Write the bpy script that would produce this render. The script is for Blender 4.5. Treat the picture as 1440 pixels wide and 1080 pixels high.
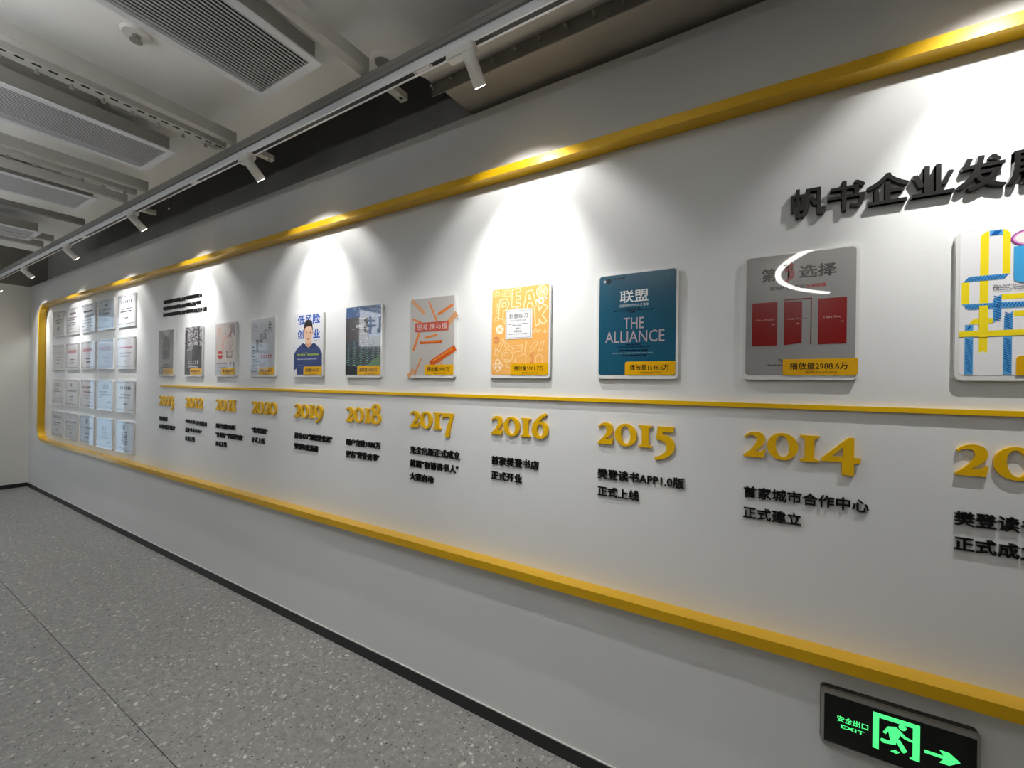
import bpy, bmesh, math, random
from mathutils import Vector, Matrix

random.seed(7)
scene = bpy.context.scene
COL = scene.collection
for _o in list(bpy.data.objects):
    bpy.data.objects.remove(_o)

# ------------------------------------------------------------------ camera
cam_d = bpy.data.cameras.new('camera')
cam = bpy.data.objects.new('camera', cam_d)
COL.objects.link(cam)
cam_d.sensor_width = 36.0
cam_d.lens = 588.6 / 1440 * 36.0
cam_d.clip_start = 0.02
right = Vector((0.85994906, 0.51017526, 0.01445081))
down = Vector((0.0118449, 0.0083565, -0.99989493))
fwd = Vector((-0.51024241, 0.86002987, 0.00114319))
R = Matrix((right, -down, -fwd)).transposed()
cam.matrix_world = Matrix.Translation((0, -1.624, 1.55)) @ R.to_4x4()
scene.camera = cam

# ------------------------------------------------------------------ world, view
world = bpy.data.worlds.new('world')
scene.world = world
world.use_nodes = True
bg = world.node_tree.nodes['Background']
bg.inputs[0].default_value = (0.62, 0.80, 1.0, 1)
bg.inputs[1].default_value = 1.15
scene.view_settings.view_transform = 'Standard'
scene.view_settings.look = 'None'
scene.view_settings.gamma = 1.0
scene.view_settings.use_curve_mapping = False
scene.view_settings.exposure = 0.0
scene.cycles.use_denoising = True
scene.cycles.max_bounces = 8
scene.cycles.diffuse_bounces = 5

SPOT_CORE = 39.0
SPOT_SPILL = 11.0
DOWN_SPOT = 46.0
FILL_STRENGTH = 9.0
RING_STRENGTH = 26.0


# ------------------------------------------------------------------ materials
def lin(c):
    def f(v):
        v = v / 255.0
        return v / 12.92 if v <= 0.04045 else ((v + 0.055) / 1.055) ** 2.4
    return tuple(f(v) for v in c) + (1.0,)


MATS = {}


def mat(name, rgb, rough=0.5, metal=0.0, coat=0.0, coat_rough=0.03, emit=None, strength=0.0,
        noise=0.0, nscale=6.0, bump=0.0, bscale=60.0, spec=0.5):
    if name in MATS:
        return MATS[name]
    m = bpy.data.materials.new(name)
    m.use_nodes = True
    nt = m.node_tree
    b = nt.nodes['Principled BSDF']
    col = lin(rgb)
    b.inputs['Base Color'].default_value = col
    b.inputs['Roughness'].default_value = rough
    b.inputs['Metallic'].default_value = metal
    b.inputs['Specular IOR Level'].default_value = spec
    b.inputs['Coat Weight'].default_value = coat
    b.inputs['Coat Roughness'].default_value = coat_rough
    if emit is not None:
        b.inputs['Emission Color'].default_value = lin(emit)
        b.inputs['Emission Strength'].default_value = strength
    if noise > 0 or bump > 0:
        tc = nt.nodes.new('ShaderNodeNewGeometry')
        if noise > 0:
            n = nt.nodes.new('ShaderNodeTexNoise')
            n.inputs['Scale'].default_value = nscale
            n.inputs['Detail'].default_value = 5
            nt.links.new(tc.outputs['Position'], n.inputs['Vector'])
            r = nt.nodes.new('ShaderNodeMapRange')
            r.inputs[1].default_value = 0.3
            r.inputs[2].default_value = 0.7
            r.inputs[3].default_value = 1 - noise
            r.inputs[4].default_value = 1 + noise
            nt.links.new(n.outputs['Fac'], r.inputs[0])
            mx = nt.nodes.new('ShaderNodeVectorMath')
            mx.operation = 'SCALE'
            mx.inputs[0].default_value = col[:3]
            nt.links.new(r.outputs[0], mx.inputs['Scale'])
            nt.links.new(mx.outputs[0], b.inputs['Base Color'])
        if bump > 0:
            n2 = nt.nodes.new('ShaderNodeTexNoise')
            n2.inputs['Scale'].default_value = bscale
            n2.inputs['Detail'].default_value = 3
            nt.links.new(tc.outputs['Position'], n2.inputs['Vector'])
            bp = nt.nodes.new('ShaderNodeBump')
            bp.inputs['Strength'].default_value = bump
            bp.inputs['Distance'].default_value = 0.002
            nt.links.new(n2.outputs['Fac'], bp.inputs['Height'])
            nt.links.new(bp.outputs[0], b.inputs['Normal'])
    MATS[name] = m
    return m


def terrazzo():
    m = bpy.data.materials.new('grey_terrazzo')
    m.use_nodes = True
    nt = m.node_tree
    N, L = nt.nodes, nt.links
    b = N['Principled BSDF']
    geo = N.new('ShaderNodeNewGeometry')
    no = N.new('ShaderNodeTexNoise')
    no.inputs['Scale'].default_value = 30
    no.inputs['Detail'].default_value = 6
    no.inputs['Roughness'].default_value = 0.7
    L.new(geo.outputs['Position'], no.inputs['Vector'])
    cr = N.new('ShaderNodeValToRGB')
    cr.color_ramp.elements[0].position = 0.3
    cr.color_ramp.elements[0].color = lin((132, 131, 127))
    cr.color_ramp.elements[1].position = 0.7
    cr.color_ramp.elements[1].color = lin((166, 165, 161))
    L.new(no.outputs['Fac'], cr.inputs[0])
    last = cr.outputs[0]
    wn = N.new('ShaderNodeTexNoise')
    wn.inputs['Scale'].default_value = 22
    L.new(geo.outputs['Position'], wn.inputs['Vector'])
    wv = N.new('ShaderNodeVectorMath')
    wv.operation = 'SCALE'
    wv.inputs['Scale'].default_value = 0.045
    L.new(wn.outputs['Color'], wv.inputs[0])
    wa = N.new('ShaderNodeVectorMath')
    wa.operation = 'ADD'
    L.new(geo.outputs['Position'], wa.inputs[0])
    L.new(wv.outputs[0], wa.inputs[1])
    for scale, lo, hi, rad, c0, c1 in ((120, 0.0, 0.42, 0.36, (170, 169, 165), (128, 127, 124)),
                                       (66, 0.0, 0.22, 0.38, (200, 198, 192), (176, 174, 168)),
                                       (42, 0.0, 0.09, 0.38, (218, 216, 210), (190, 187, 180)),
                                       (84, 0.86, 1.0, 0.33, (58, 58, 58), (96, 94, 92))):
        v = N.new('ShaderNodeTexVoronoi')
        v.inputs['Scale'].default_value = scale
        L.new(wa.outputs[0], v.inputs['Vector'])
        sp = N.new('ShaderNodeSeparateColor')
        L.new(v.outputs['Color'], sp.inputs[0])
        g1 = N.new('ShaderNodeMath')
        g1.operation = 'COMPARE'
        g1.inputs[1].default_value = (lo + hi) / 2
        g1.inputs[2].default_value = (hi - lo) / 2
        L.new(sp.outputs[0], g1.inputs[0])
        g2 = N.new('ShaderNodeMath')
        g2.operation = 'LESS_THAN'
        g2.inputs[1].default_value = rad
        L.new(v.outputs['Distance'], g2.inputs[0])
        g3 = N.new('ShaderNodeMath')
        g3.operation = 'MULTIPLY'
        L.new(g1.outputs[0], g3.inputs[0])
        L.new(g2.outputs[0], g3.inputs[1])
        cc = N.new('ShaderNodeMix')
        cc.data_type = 'RGBA'
        L.new(sp.outputs[1], cc.inputs['Factor'])
        cc.inputs['A'].default_value = lin(c0)
        cc.inputs['B'].default_value = lin(c1)
        mx = N.new('ShaderNodeMix')
        mx.data_type = 'RGBA'
        L.new(g3.outputs[0], mx.inputs['Factor'])
        L.new(last, mx.inputs['A'])
        L.new(cc.outputs['Result'], mx.inputs['B'])
        last = mx.outputs['Result']
    L.new(last, b.inputs['Base Color'])
    b.inputs['Roughness'].default_value = 0.42
    return m


M_WALL = mat('white_wall_paint', (223, 224, 223), rough=0.45, noise=0.012, nscale=1.3, bump=0.15, bscale=90)
M_WALL2 = mat('white_side_wall_paint', (228, 226, 220), rough=0.6, noise=0.02, nscale=2)
M_BACK = mat('dark_back_wall_paint', (92, 90, 88), rough=0.7, noise=0.03, nscale=2)
M_CEIL = mat('pale_ceiling_paint', (230, 229, 225), rough=0.75, noise=0.03, nscale=2.5)
M_DARK = mat('dark_grey_plenum_paint', (140, 138, 133), rough=0.85, noise=0.12, nscale=2.0)
M_CONC = mat('bare_concrete', (122, 118, 109), rough=0.85, noise=0.13, nscale=3.0, bump=0.4, bscale=30)
M_BASE = mat('black_skirting', (32, 33, 34), rough=0.45)
M_TERR = terrazzo()
M_JOINT = mat('floor_joint', (84, 83, 80), rough=0.9)
M_YFRAME = mat('yellow_frame_lacquer', (222, 174, 8), rough=0.3, metal=0.3, coat=0.3, coat_rough=0.08)
M_YBAR = mat('yellow_timeline_acrylic', (232, 186, 12), rough=0.3, coat=0.3)
M_YNUM = mat('yellow_numeral_acrylic', (228, 178, 8), rough=0.32, coat=0.25, coat_rough=0.1)
M_BLACK = mat('black_letter_acrylic', (17, 16, 16), rough=0.35, spec=0.35)
M_TITLE = mat('black_title_metal', (18, 16, 16), rough=0.30, spec=0.45)
M_BEAM = mat('grey_steel_beam', (172, 170, 163), rough=0.5, noise=0.03, nscale=5)
M_BEAMD = mat('grey_channel', (122, 120, 115), rough=0.55)
M_VENT = mat('vent_frame_white', (214, 216, 218), rough=0.35)
M_SLAT = mat('vent_slat', (196, 198, 199), rough=0.4)
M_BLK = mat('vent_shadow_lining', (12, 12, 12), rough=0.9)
M_BOX = mat('vent_box_grey', (128, 125, 118), rough=0.7)
M_TRACK = mat('track_white', (228, 229, 232), rough=0.3)
M_GROOVE = mat('track_groove', (8, 10, 16), rough=0.5)
M_LAMP = mat('lamp_white', (216, 214, 208), rough=0.42)
M_LENS = mat('lamp_lens', (255, 255, 255), rough=0.3, emit=(255, 250, 240), strength=14)
M_BOLT = mat('bolt_steel', (150, 148, 142), rough=0.4, metal=0.5)
M_ACRYL = mat('clear_white_acrylic', (224, 224, 222), rough=0.12, coat=1.0)
M_EXITF = mat('exit_sign_metal', (168, 166, 162), rough=0.3, metal=0.6)
M_EXITB = mat('exit_sign_black', (8, 12, 10), rough=0.2)
M_EXITG = mat('exit_sign_green', (60, 230, 120), rough=0.4, emit=(84, 250, 138), strength=1.0)
M_RING = mat('ring_lamp_diffuser', (255, 255, 255), rough=0.4, emit=(255, 250, 242), strength=RING_STRENGTH)
M_FILL = mat('fill_lamp_diffuser', (255, 255, 255), rough=0.4, emit=(247, 250, 255), strength=FILL_STRENGTH)
M_FILLUP = mat('fill_lamp_upper_diffuser', (255, 255, 255), rough=0.4, emit=(247, 250, 255), strength=FILL_STRENGTH * 2.7)
M_SIGN = mat('lit_sign_face', (250, 250, 250), rough=0.4, emit=(246, 250, 255), strength=5.0)


def pm(rgb):
    """printed ink under clear gloss acrylic"""
    return mat('print_%02x%02x%02x' % tuple(rgb), rgb, rough=0.22, coat=1.0, coat_rough=0.015)


# ------------------------------------------------------------------ mesh helpers
def box(bm, x0, y0, z0, x1, y1, z1):
    v = [bm.verts.new(p) for p in ((x0, y0, z0), (x1, y0, z0), (x1, y1, z0), (x0, y1, z0),
                                   (x0, y0, z1), (x1, y0, z1), (x1, y1, z1), (x0, y1, z1))]
    for f in ((0, 3, 2, 1), (4, 5, 6, 7), (0, 1, 5, 4), (1, 2, 6, 5), (2, 3, 7, 6), (3, 0, 4, 7)):
        bm.faces.new([v[i] for i in f])


def cyl(bm, p0, p1, r0, r1=None, n=20, caps=True):
    r1 = r0 if r1 is None else r1
    p0, p1 = Vector(p0), Vector(p1)
    d = (p1 - p0).normalized()
    a = d.orthogonal().normalized()
    c = d.cross(a)
    A, B = [], []
    for i in range(n):
        t = 2 * math.pi * i / n
        o = a * math.cos(t) + c * math.sin(t)
        A.append(bm.verts.new(p0 + o * r0))
        B.append(bm.verts.new(p1 + o * r1))
    for i in range(n):
        bm.faces.new((A[i], A[(i + 1) % n], B[(i + 1) % n], B[i]))
    if caps:
        bm.faces.new(A[::-1])
        bm.faces.new(B)


def rrect(x0, z0, x1, z1, r, n=6, corners=(1, 1, 1, 1)):
    """outline anticlockwise from bottom-left; corners = bl, br, tr, tl"""
    pts = []
    for (cx, cz, a0, k, px, pz) in ((x0 + r, z0 + r, 180, corners[0], x0, z0), (x1 - r, z0 + r, 270, corners[1], x1, z0),
                                    (x1 - r, z1 - r, 0, corners[2], x1, z1), (x0 + r, z1 - r, 90, corners[3], x0, z1)):
        if not k:
            pts.append((px, pz))
            continue
        for i in range(n + 1):
            t = math.radians(a0 + 90.0 * i / n)
            pts.append((cx + r * math.cos(t), cz + r * math.sin(t)))
    return pts


def slab(bm, pts, yf, yb):
    """solid of an outline in X/Z between front yf and back yb"""
    F = [bm.verts.new((x, yf, z)) for x, z in pts]
    B = [bm.verts.new((x, yb, z)) for x, z in pts]
    bm.faces.new(F)
    bm.faces.new(B[::-1])
    n = len(pts)
    for i in range(n):
        bm.faces.new((F[(i + 1) % n], F[i], B[i], B[(i + 1) % n]))


def put(name, bm, m, parent=None, loc=None, smooth=False):
    me = bpy.data.meshes.new(name)
    bmesh.ops.recalc_face_normals(bm, faces=bm.faces)
    bm.to_mesh(me)
    bm.free()
    return put_mesh(name, me, m, parent, loc, smooth)


def put_mesh(name, me, m, parent=None, loc=None, smooth=False):
    if m is not None and not me.materials:
        me.materials.append(m)
    if smooth:
        for p in me.polygons:
            p.use_smooth = True
    o = bpy.data.objects.new(name, me)
    COL.objects.link(o)
    if parent:
        o.parent = parent
    if loc:
        o.location = loc
    return o


def boxes(name, lst, m, parent=None, loc=None, bevel=0.0):
    bm = bmesh.new()
    for b in lst:
        box(bm, *b)
    if bevel:
        bmesh.ops.bevel(bm, geom=bm.edges[:], offset=bevel, segments=2, affect='EDGES')
    return put(name, bm, m, parent, loc)


def thing(name, label, cat, loc=(0, 0, 0), group=None):
    o = bpy.data.objects.new(name, None)
    o.empty_display_size = 0.05
    COL.objects.link(o)
    o.location = loc
    o['label'] = label
    o['category'] = cat
    if group:
        o['group'] = group
    return o


def tag(o, label, cat, group=None):
    o['label'] = label
    o['category'] = cat
    if group:
        o['group'] = group
    return o


def struct(o):
    o['kind'] = 'structure'
    return o


# ------------------------------------------------------------------ lettering
G = {}


def font_mesh(s, depth=0.0, bold=0.012, res=3):
    """text outline as verts/polys in em units, x right, z up, facing -Y; solid if depth"""
    c = bpy.data.curves.new('glyph', 'FONT')
    c.body = s
    c.size = 1.0
    c.resolution_u = res
    c.extrude = depth / 2
    o = bpy.data.objects.new('glyph', c)
    me = bpy.data.meshes.new_from_object(o)
    bpy.data.objects.remove(o)
    bpy.data.curves.remove(c)
    if bold > 0.001:
        # heavier strokes: the outline laid over itself with small shifts, each copy a hair deeper
        vs = [v.co.copy() for v in me.vertices]
        fs = [tuple(p.vertices) for p in me.polygons]
        V, F = [], []
        b = bold
        for k, (dx, dy) in enumerate(((-b, -b * 0.7), (b, -b * 0.7), (b, b * 0.7), (-b, b * 0.7))):
            o_ = len(V)
            V += [(v.x + dx, v.y + dy, v.z + 0.0007 * k * (1 if v.z >= 0 else -1)) for v in vs]
            F += [tuple(i + o_ for i in f) for f in fs]
        bpy.data.meshes.remove(me)
        me = bpy.data.meshes.new('glyph')
        me.from_pydata(V, [], F)
    for v in me.vertices:
        x, y, z = v.co
        v.co = (x, -z, y)
    return me


def bounds(me):
    xs = [v.co.x for v in me.vertices]
    zs = [v.co.z for v in me.vertices]
    return min(xs), max(xs), min(zs), max(zs)


_adv = {}


def advance(ch):
    if ord(ch) > 0x2E80:
        return 1.0
    if ch not in _adv:
        a = bounds(font_mesh('|' + ch + '|'))
        b = bounds(font_mesh('||'))
        _adv[ch] = (a[1] - a[0]) - (b[1] - b[0])
    return _adv[ch]


CJK_EM = None


def cjk_em():
    global CJK_EM
    if CJK_EM is None:
        a = bounds(font_mesh('|国|'))
        b = bounds(font_mesh('||'))
        CJK_EM = (a[1] - a[0]) - (b[1] - b[0])
    return CJK_EM


def pseudo_strokes(rng):
    """little block of strokes standing for a character too small to read; unit square boxes x0,z0,x1,z1"""
    out = []
    rows = sorted(rng.sample([0.02, 0.18, 0.34, 0.5, 0.66, 0.8], rng.choice((3, 4))))
    for z in rows:
        a = rng.choice((0.04, 0.04, 0.12, 0.2))
        b = rng.choice((0.92, 0.92, 0.84, 0.7))
        out.append((a, z, b, z + 0.09))
    for x in rng.sample([0.06, 0.24, 0.42, 0.6, 0.8], rng.choice((2, 3))):
        a = rng.choice((0.0, 0.1, 0.3))
        out.append((x, a, x + 0.11, rng.choice((0.88, 0.88, 0.66))))
    return out


def glyph_solid(ch, em, depth, bold):
    key = (ch, round(em, 4), round(depth, 4), bold)
    if key in G:
        return G[key]
    if ch == '\u25a1':
        rng = random.Random(len(G))
        bm = bmesh.new()
        for i, (a, b, c, d) in enumerate(pseudo_strokes(rng)):
            y = -depth - 0.0002 * i
            box(bm, a * em, y, b * em, c * em, -0.0, d * em)
        me = bpy.data.meshes.new('character')
        bmesh.ops.recalc_face_normals(bm, faces=bm.faces)
        bm.to_mesh(me)
        bm.free()
        adv = em
    else:
        k = em / cjk_em()
        me = font_mesh(ch, depth / k, bold)
        for v in me.vertices:
            v.co = (v.co.x * k, v.co.y * k - depth / 2, v.co.z * k)
        adv = em if ord(ch) > 0x2E80 else advance(ch) * k
    me.name = 'character'
    G[key] = (me, adv)
    return G[key]


def text_block(name, label, cat, x, zs, lines, em, depth=0.007, bold=0.013, m=None, group=None, pitch=None, base=0.0):
    """raised characters; zs = bottom of glyph boxes per line"""
    t = thing(name, label, cat, (x, 0, zs[0]), group)
    for z, s in zip(zs, lines):
        ln = bpy.data.objects.new('text_line', None)
        ln.empty_display_size = 0.02
        COL.objects.link(ln)
        ln.parent = t
        ln.location = (0, 0, z - zs[0])
        cx = 0.0
        for ch in s:
            if ch == ' ':
                cx += em * 0.4
                continue
            g, adv = glyph_solid(ch, em, depth, bold)
            if ch == '"':
                adv = em * 0.40
            o = put_mesh('character', g, m or M_BLACK, ln, (cx, 0, em * base))
            cx += adv if pitch is None or ord(ch) < 0x2E80 else pitch
    return t


# old-style numerals: closed outlines of line / cubic segments, x-height = 100
def P(d):
    out, cur, pts = [], None, []
    for seg in d:
        if seg[0] == 'M':
            pts = [seg[1]]
            cur = seg[1]
            out.append(pts)
        elif seg[0] == 'L':
            for q in seg[1:]:
                pts.append(q)
                cur = q
        elif seg[0] == 'C':
            a, b, c = seg[1:]
            for i in range(1, 9):
                t = i / 8
                u = 1 - t
                pts.append(tuple(u ** 3 * cur[k] + 3 * u * u * t * a[k] + 3 * u * t * t * b[k] + t ** 3 * c[k] for k in (0, 1)))
            cur = c
    return out


def ell(cx, cy, rx, ry, rot=0, n=28):
    r = math.radians(rot)
    o = []
    for i in range(n):
        t = 2 * math.pi * i / n
        x, y = rx * math.cos(t), ry * math.sin(t)
        o.append((cx + x * math.cos(r) - y * math.sin(r), cy + x * math.sin(r) + y * math.cos(r)))
    return o


_six = P([('M', (80, 132)), ('C', (36, 116), (0, 78), (0, 40)), ('C', (0, 14), (20, -3), (48, -3)),
          ('C', (76, -3), (97, 16), (97, 44)), ('C', (97, 72), (78, 86), (58, 86)), ('C', (50, 86), (46, 84), (42, 81)),
          ('C', (50, 98), (66, 110), (86, 120))]) + [ell(50, 42, 19, 31, 6)]
DIGITS = {
    '0': (102, [ell(51, 50, 51, 53), ell(51, 50, 22, 42, 6)]),
    '1': (60, P([('M', (0, 100)), ('L', (0, 92)), ('C', (10, 90), (15, 88), (15, 78)), ('L', (15, 22)),
                 ('C', (15, 12), (10, 10), (0, 8)), ('L', (0, 0), (60, 0), (60, 8)), ('C', (50, 10), (45, 12), (45, 22)),
                 ('L', (45, 78)), ('C', (45, 88), (50, 90), (60, 92)), ('L', (60, 100))])),
    '2': (76, P([('M', (2, 80)), ('C', (12, 96), (26, 103), (42, 103)), ('C', (64, 103), (75, 91), (75, 72)),
                 ('C', (75, 54), (60, 40), (37, 24)), ('L', (60, 24)), ('C', (66, 24), (69, 28), (71, 34)),
                 ('L', (77, 34), (71, 0), (0, 0), (0, 6)), ('C', (26, 30), (46, 50), (46, 70)),
                 ('C', (46, 82), (38, 88), (27, 88)), ('C', (18, 88), (11, 82), (7, 76))])),
    '3': (80, P([('M', (4, 82)), ('C', (14, 96), (26, 103), (42, 103)), ('C', (60, 103), (72, 94), (72, 80)),
                 ('C', (72, 68), (64, 60), (54, 54)), ('C', (70, 48), (80, 34), (80, 14)), ('C', (80, -18), (50, -42), (8, -48)),
                 ('L', (4, -38)), ('C', (34, -30), (50, -12), (50, 8)), ('C', (50, 28), (38, 38), (18, 40)), ('L', (18, 50)),
                 ('C', (34, 54), (44, 64), (44, 76)), ('C', (44, 84), (38, 88), (30, 88)), ('C', (20, 88), (14, 82), (10, 76))])),
    '4': (117, P([('M', (80, 100)), ('L', (0, 18), (0, 8), (62, 8), (62, -38), (97, -38), (97, 8), (114, 8), (117, 28),
                                    (97, 28), (97, 100))]) + [[(64, 64), (64, 28), (32, 28)]]),
    '5': (90, P([('M', (16, 100)), ('L', (16, 98), (10, 40)), ('C', (36, 40), (56, 30), (56, 8)), ('C', (56, -14), (34, -32), (2, -40)),
                 ('L', (8, -52)), ('C', (52, -46), (90, -22), (90, 14)), ('C', (90, 46), (64, 62), (38, 63)),
                 ('L', (38, 76), (82, 76), (87, 100))])),
    '6': (97, _six),
    '7': (90, P([('M', (2, 100)), ('L', (2, 66), (8, 66)), ('C', (10, 74), (14, 78), (22, 78)), ('L', (64, 78)),
                 ('C', (52, 50), (28, 0), (26, -42)), ('L', (58, -42)), ('C', (60, 20), (84, 66), (90, 100))])),
    '8': (96, P([('M', (48, 133)), ('C', (26, 133), (8, 121), (8, 102)), ('C', (8, 88), (16, 76), (28, 69)),
                 ('C', (12, 62), (0, 50), (0, 32)), ('C', (0, 10), (20, -3), (48, -3)), ('C', (76, -3), (96, 10), (96, 34)),
                 ('C', (96, 52), (84, 64), (66, 72)), ('C', (78, 78), (88, 88), (88, 102)), ('C', (88, 120), (72, 133), (48, 133))])
          + [ell(48, 103, 16, 17), ell(48, 33, 21, 24)]),
    '9': (97, [[(97 - x, 97 - y) for x, y in pl] for pl in _six]),
}


def digit_mesh(ch, unit, depth):
    key = ('num', ch)
    if key in G:
        return G[key]
    c = bpy.data.curves.new('digit', 'CURVE')
    c.dimensions = '2D'
    c.fill_mode = 'BOTH'
    c.extrude = depth / 2
    for pl in DIGITS[ch][1]:
        s = c.splines.new('POLY')
        s.points.add(len(pl) - 1)
        for p, (x, y) in zip(s.points, pl):
            p.co = (x * unit, y * unit, 0, 1)
        s.use_cyclic_u = True
    o = bpy.data.objects.new('digit', c)
    me = bpy.data.meshes.new_from_object(o)
    bpy.data.objects.remove(o)
    for v in me.vertices:
        x, y, z = v.co
        v.co = (x, -z - depth / 2, y)
    me.name = 'digit'
    G[key] = (me, DIGITS[ch][0] * unit)
    return G[key]


# ================================================================== SETTING
XL, XR, YB = -8.98, 4.2, -5.5
WT = 2.845

struct(boxes('wall_front', [(XL, 0, 0, XR, 0.16, WT)], M_WALL))
struct(boxes('wall_front_upper', [(XL - 0.2, 0.16, WT - 0.3, XR, 0.3, 3.75)], M_DARK))
struct(boxes('wall_right', [(XR, YB, 0, XR + 0.15, 0.3, 3.75)], M_WALL2))
struct(boxes('ceiling_upper', [(XL - 0.2, YB, 3.75, XR + 0.15, 0.3, 3.9)], M_DARK))

# left wall with two windows out of the frame that let daylight in
wins = [(-1.15, -0.62, 0.12, 2.6), (-3.5, -3.0, 1.7, 2.4)]
wl = [(XL - 0.15, -0.62, 0, XL, 0.0, WT - 0.005), (XL - 0.15, -3.0, 0, XL, -1.15, WT - 0.005), (XL - 0.15, YB, 0, XL, -3.5, WT - 0.005)]
for y0, y1, z0, z1 in wins:
    wl += [(XL - 0.15, y0, 0, XL, y1, z0), (XL - 0.15, y0, z1, XL, y1, WT - 0.005)]
struct(boxes('wall_left', wl, M_WALL2))
struct(boxes('beam_left', [(XL - 0.2, YB, WT - 0.005, XL + 0.01, 0.16, 3.75)], M_CONC))
M_PANE = bpy.data.materials.new('window_glass')
M_PANE.use_nodes = True
_nt = M_PANE.node_tree
_tr = _nt.nodes.new('ShaderNodeBsdfTransparent')
_tr.inputs[0].default_value = (0.96, 0.98, 0.98, 1)
_gl = _nt.nodes.new('ShaderNodeBsdfGlossy')
_gl.inputs['Roughness'].default_value = 0.02
_mx = _nt.nodes.new('ShaderNodeMixShader')
_mx.inputs[0].default_value = 0.06
_nt.links.new(_tr.outputs[0], _mx.inputs[1])
_nt.links.new(_gl.outputs[0], _mx.inputs[2])
_nt.links.new(_mx.outputs[0], _nt.nodes['Material Output'].inputs['Surface'])
M_WF = mat('window_frame_grey', (90, 92, 95), rough=0.4)
for k, (y0, y1, z0, z1) in enumerate(wins):
    x0, x1, zm = XL - 0.1, XL - 0.04, z0 + (z1 - z0) * 0.62
    wf = struct(boxes('window_%d' % (k + 1), [(x0, y0, z0, x1, y0 + 0.05, z1), (x0, y1 - 0.05, z0, x1, y1, z1), (x0, y0, z0, x1, y1, z0 + 0.05),
                                         (x0, y0, z1 - 0.05, x1, y1, z1), (x0, y0, zm, x1, y1, zm + 0.05)], M_WF))
    boxes('window_pane', [(XL - 0.073, y0 + 0.05, z0 + 0.05, XL - 0.067, y1 - 0.05, zm)], M_PANE, wf)
    boxes('window_pane', [(XL - 0.073, y0 + 0.05, zm + 0.05, XL - 0.067, y1 - 0.05, z1 - 0.05)], M_PANE, wf)
struct(boxes('wall_back', [(XL, YB - 0.15, 0, XR + 0.15, YB, 3.75)], M_BACK))

# suspended ceiling
CZ = 3.0
ceiling = struct(boxes('ceiling', [(-7.2, YB, CZ, XR, -0.275, CZ + 0.05)], M_CEIL))
struct(boxes('trim_1', [(-7.2, -0.275, CZ - 0.006, -1.25, -0.262, CZ + 0.056)], mat('ceiling_edge_trim', (190, 188, 182), rough=0.5)))

# curved white cove between ceiling and wall on the right
cove = bmesh.new()
prof = [(-0.392, 2.823), (-0.325, 2.842), (-0.283, 2.856), (-0.242, 2.861), (-0.2, 2.868), (-0.157, 2.875), (-0.08, 2.882), (0.0, 2.886), (0.16, 2.890)]
rowsv = []
for x in (-1.25, XR):
    rowsv.append(([cove.verts.new((x, y, z)) for y, z in prof], [cove.verts.new((x, y, z + 0.012)) for y, z in prof]))
for k in range(len(prof) - 1):
    (a, a2), (b, b2) = rowsv
    cove.faces.new((a[k], a[k + 1], b[k + 1], b[k]))
    cove.faces.new((a2[k + 1], a2[k], b2[k], b2[k + 1]))
    cove.faces.new((a[k + 1], a[k], a2[k], a2[k + 1]))
struct(put('trim_2', cove, mat('cove_white', (186, 182, 174), rough=0.6), smooth=False))

# floor of terrazzo slabs
fl = struct(boxes('floor', [(XL - 0.15, YB, -0.05, XR, 0.02, -0.012)], M_JOINT))
TW, TL, gap = 0.594, 1.19, 0.0035
tile_cache = {}
xk = -0.925
xs_edges = [xk + TW * i for i in range(-14, 10)]
xs_edges = [XL] + [x for x in xs_edges if XL < x < XR] + [XR]
ys_edges = [0.0, -0.857, -0.857 - TL, -0.857 - 2 * TL, -0.857 - 3 * TL, YB]
for j in range(len(ys_edges) - 1):
    y1, y0 = ys_edges[j], ys_edges[j + 1]
    if y1 - y0 < 0.02:
        continue
    for i in range(len(xs_edges) - 1):
        x0, x1 = xs_edges[i], xs_edges[i + 1]
        key = (round(x1 - x0, 3), round(y1 - y0, 3))
        if key not in tile_cache:
            bm = bmesh.new()
            box(bm, 0.0006, gap / 2, -0.012, x1 - x0 - 0.0006, y1 - y0 - gap / 2, 0.0)
            me = bpy.data.meshes.new('tile')
            bmesh.ops.recalc_face_normals(bm, faces=bm.faces)
            bm.to_mesh(me)
            bm.free()
            me.materials.append(M_TERR)
            tile_cache[key] = me
        put_mesh('tile', tile_cache[key], None, fl, (x0, y0, 0))

struct(boxes('baseboard_front', [(XL, -0.010, 0, XR, 0, 0.056)], M_BASE))
struct(boxes('baseboard_left', [(XL, YB, 0, XL + 0.010, -0.010, 0.056)], M_BASE))
struct(boxes('trim_3', [(XL, -0.006, 0.056, XR, 0.0, 0.060)], mat('skirting_bead', (215, 214, 210), rough=0.5)))

# ================================================================== CEILING FITTINGS
BZ = 2.825          # underside of beams


def channel_beam(name, label, x, w=0.045, h=0.055, z=BZ, y1=-0.455, y0=-4.2, m=None, lip=True):
    t = thing(name, label, 'beam', (x, y1, z), 'steel beams under the ceiling')
    L = y0 - y1
    bm = bmesh.new()
    th = 0.003
    box(bm, -w / 2, L, 0, w / 2, 0, th)
    box(bm, -w / 2, L, th, -w / 2 + th, 0, h)
    box(bm, w / 2 - th, L, th, w / 2, 0, h)
    box(bm, -w / 2 + th, L, h - th, w / 2 - th, 0, h)
    put('beam_profile', bm, m or M_BEAM, t)
    for k in range(4):
        y = -1.6 - 0.6 * k
        bm = bmesh.new()
        cyl(bm, (0, y, h), (0, y, CZ - z + 0.001), 0.004, n=8)
        put('hanger_rod', bm, M_BOLT, t)
    return t


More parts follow.
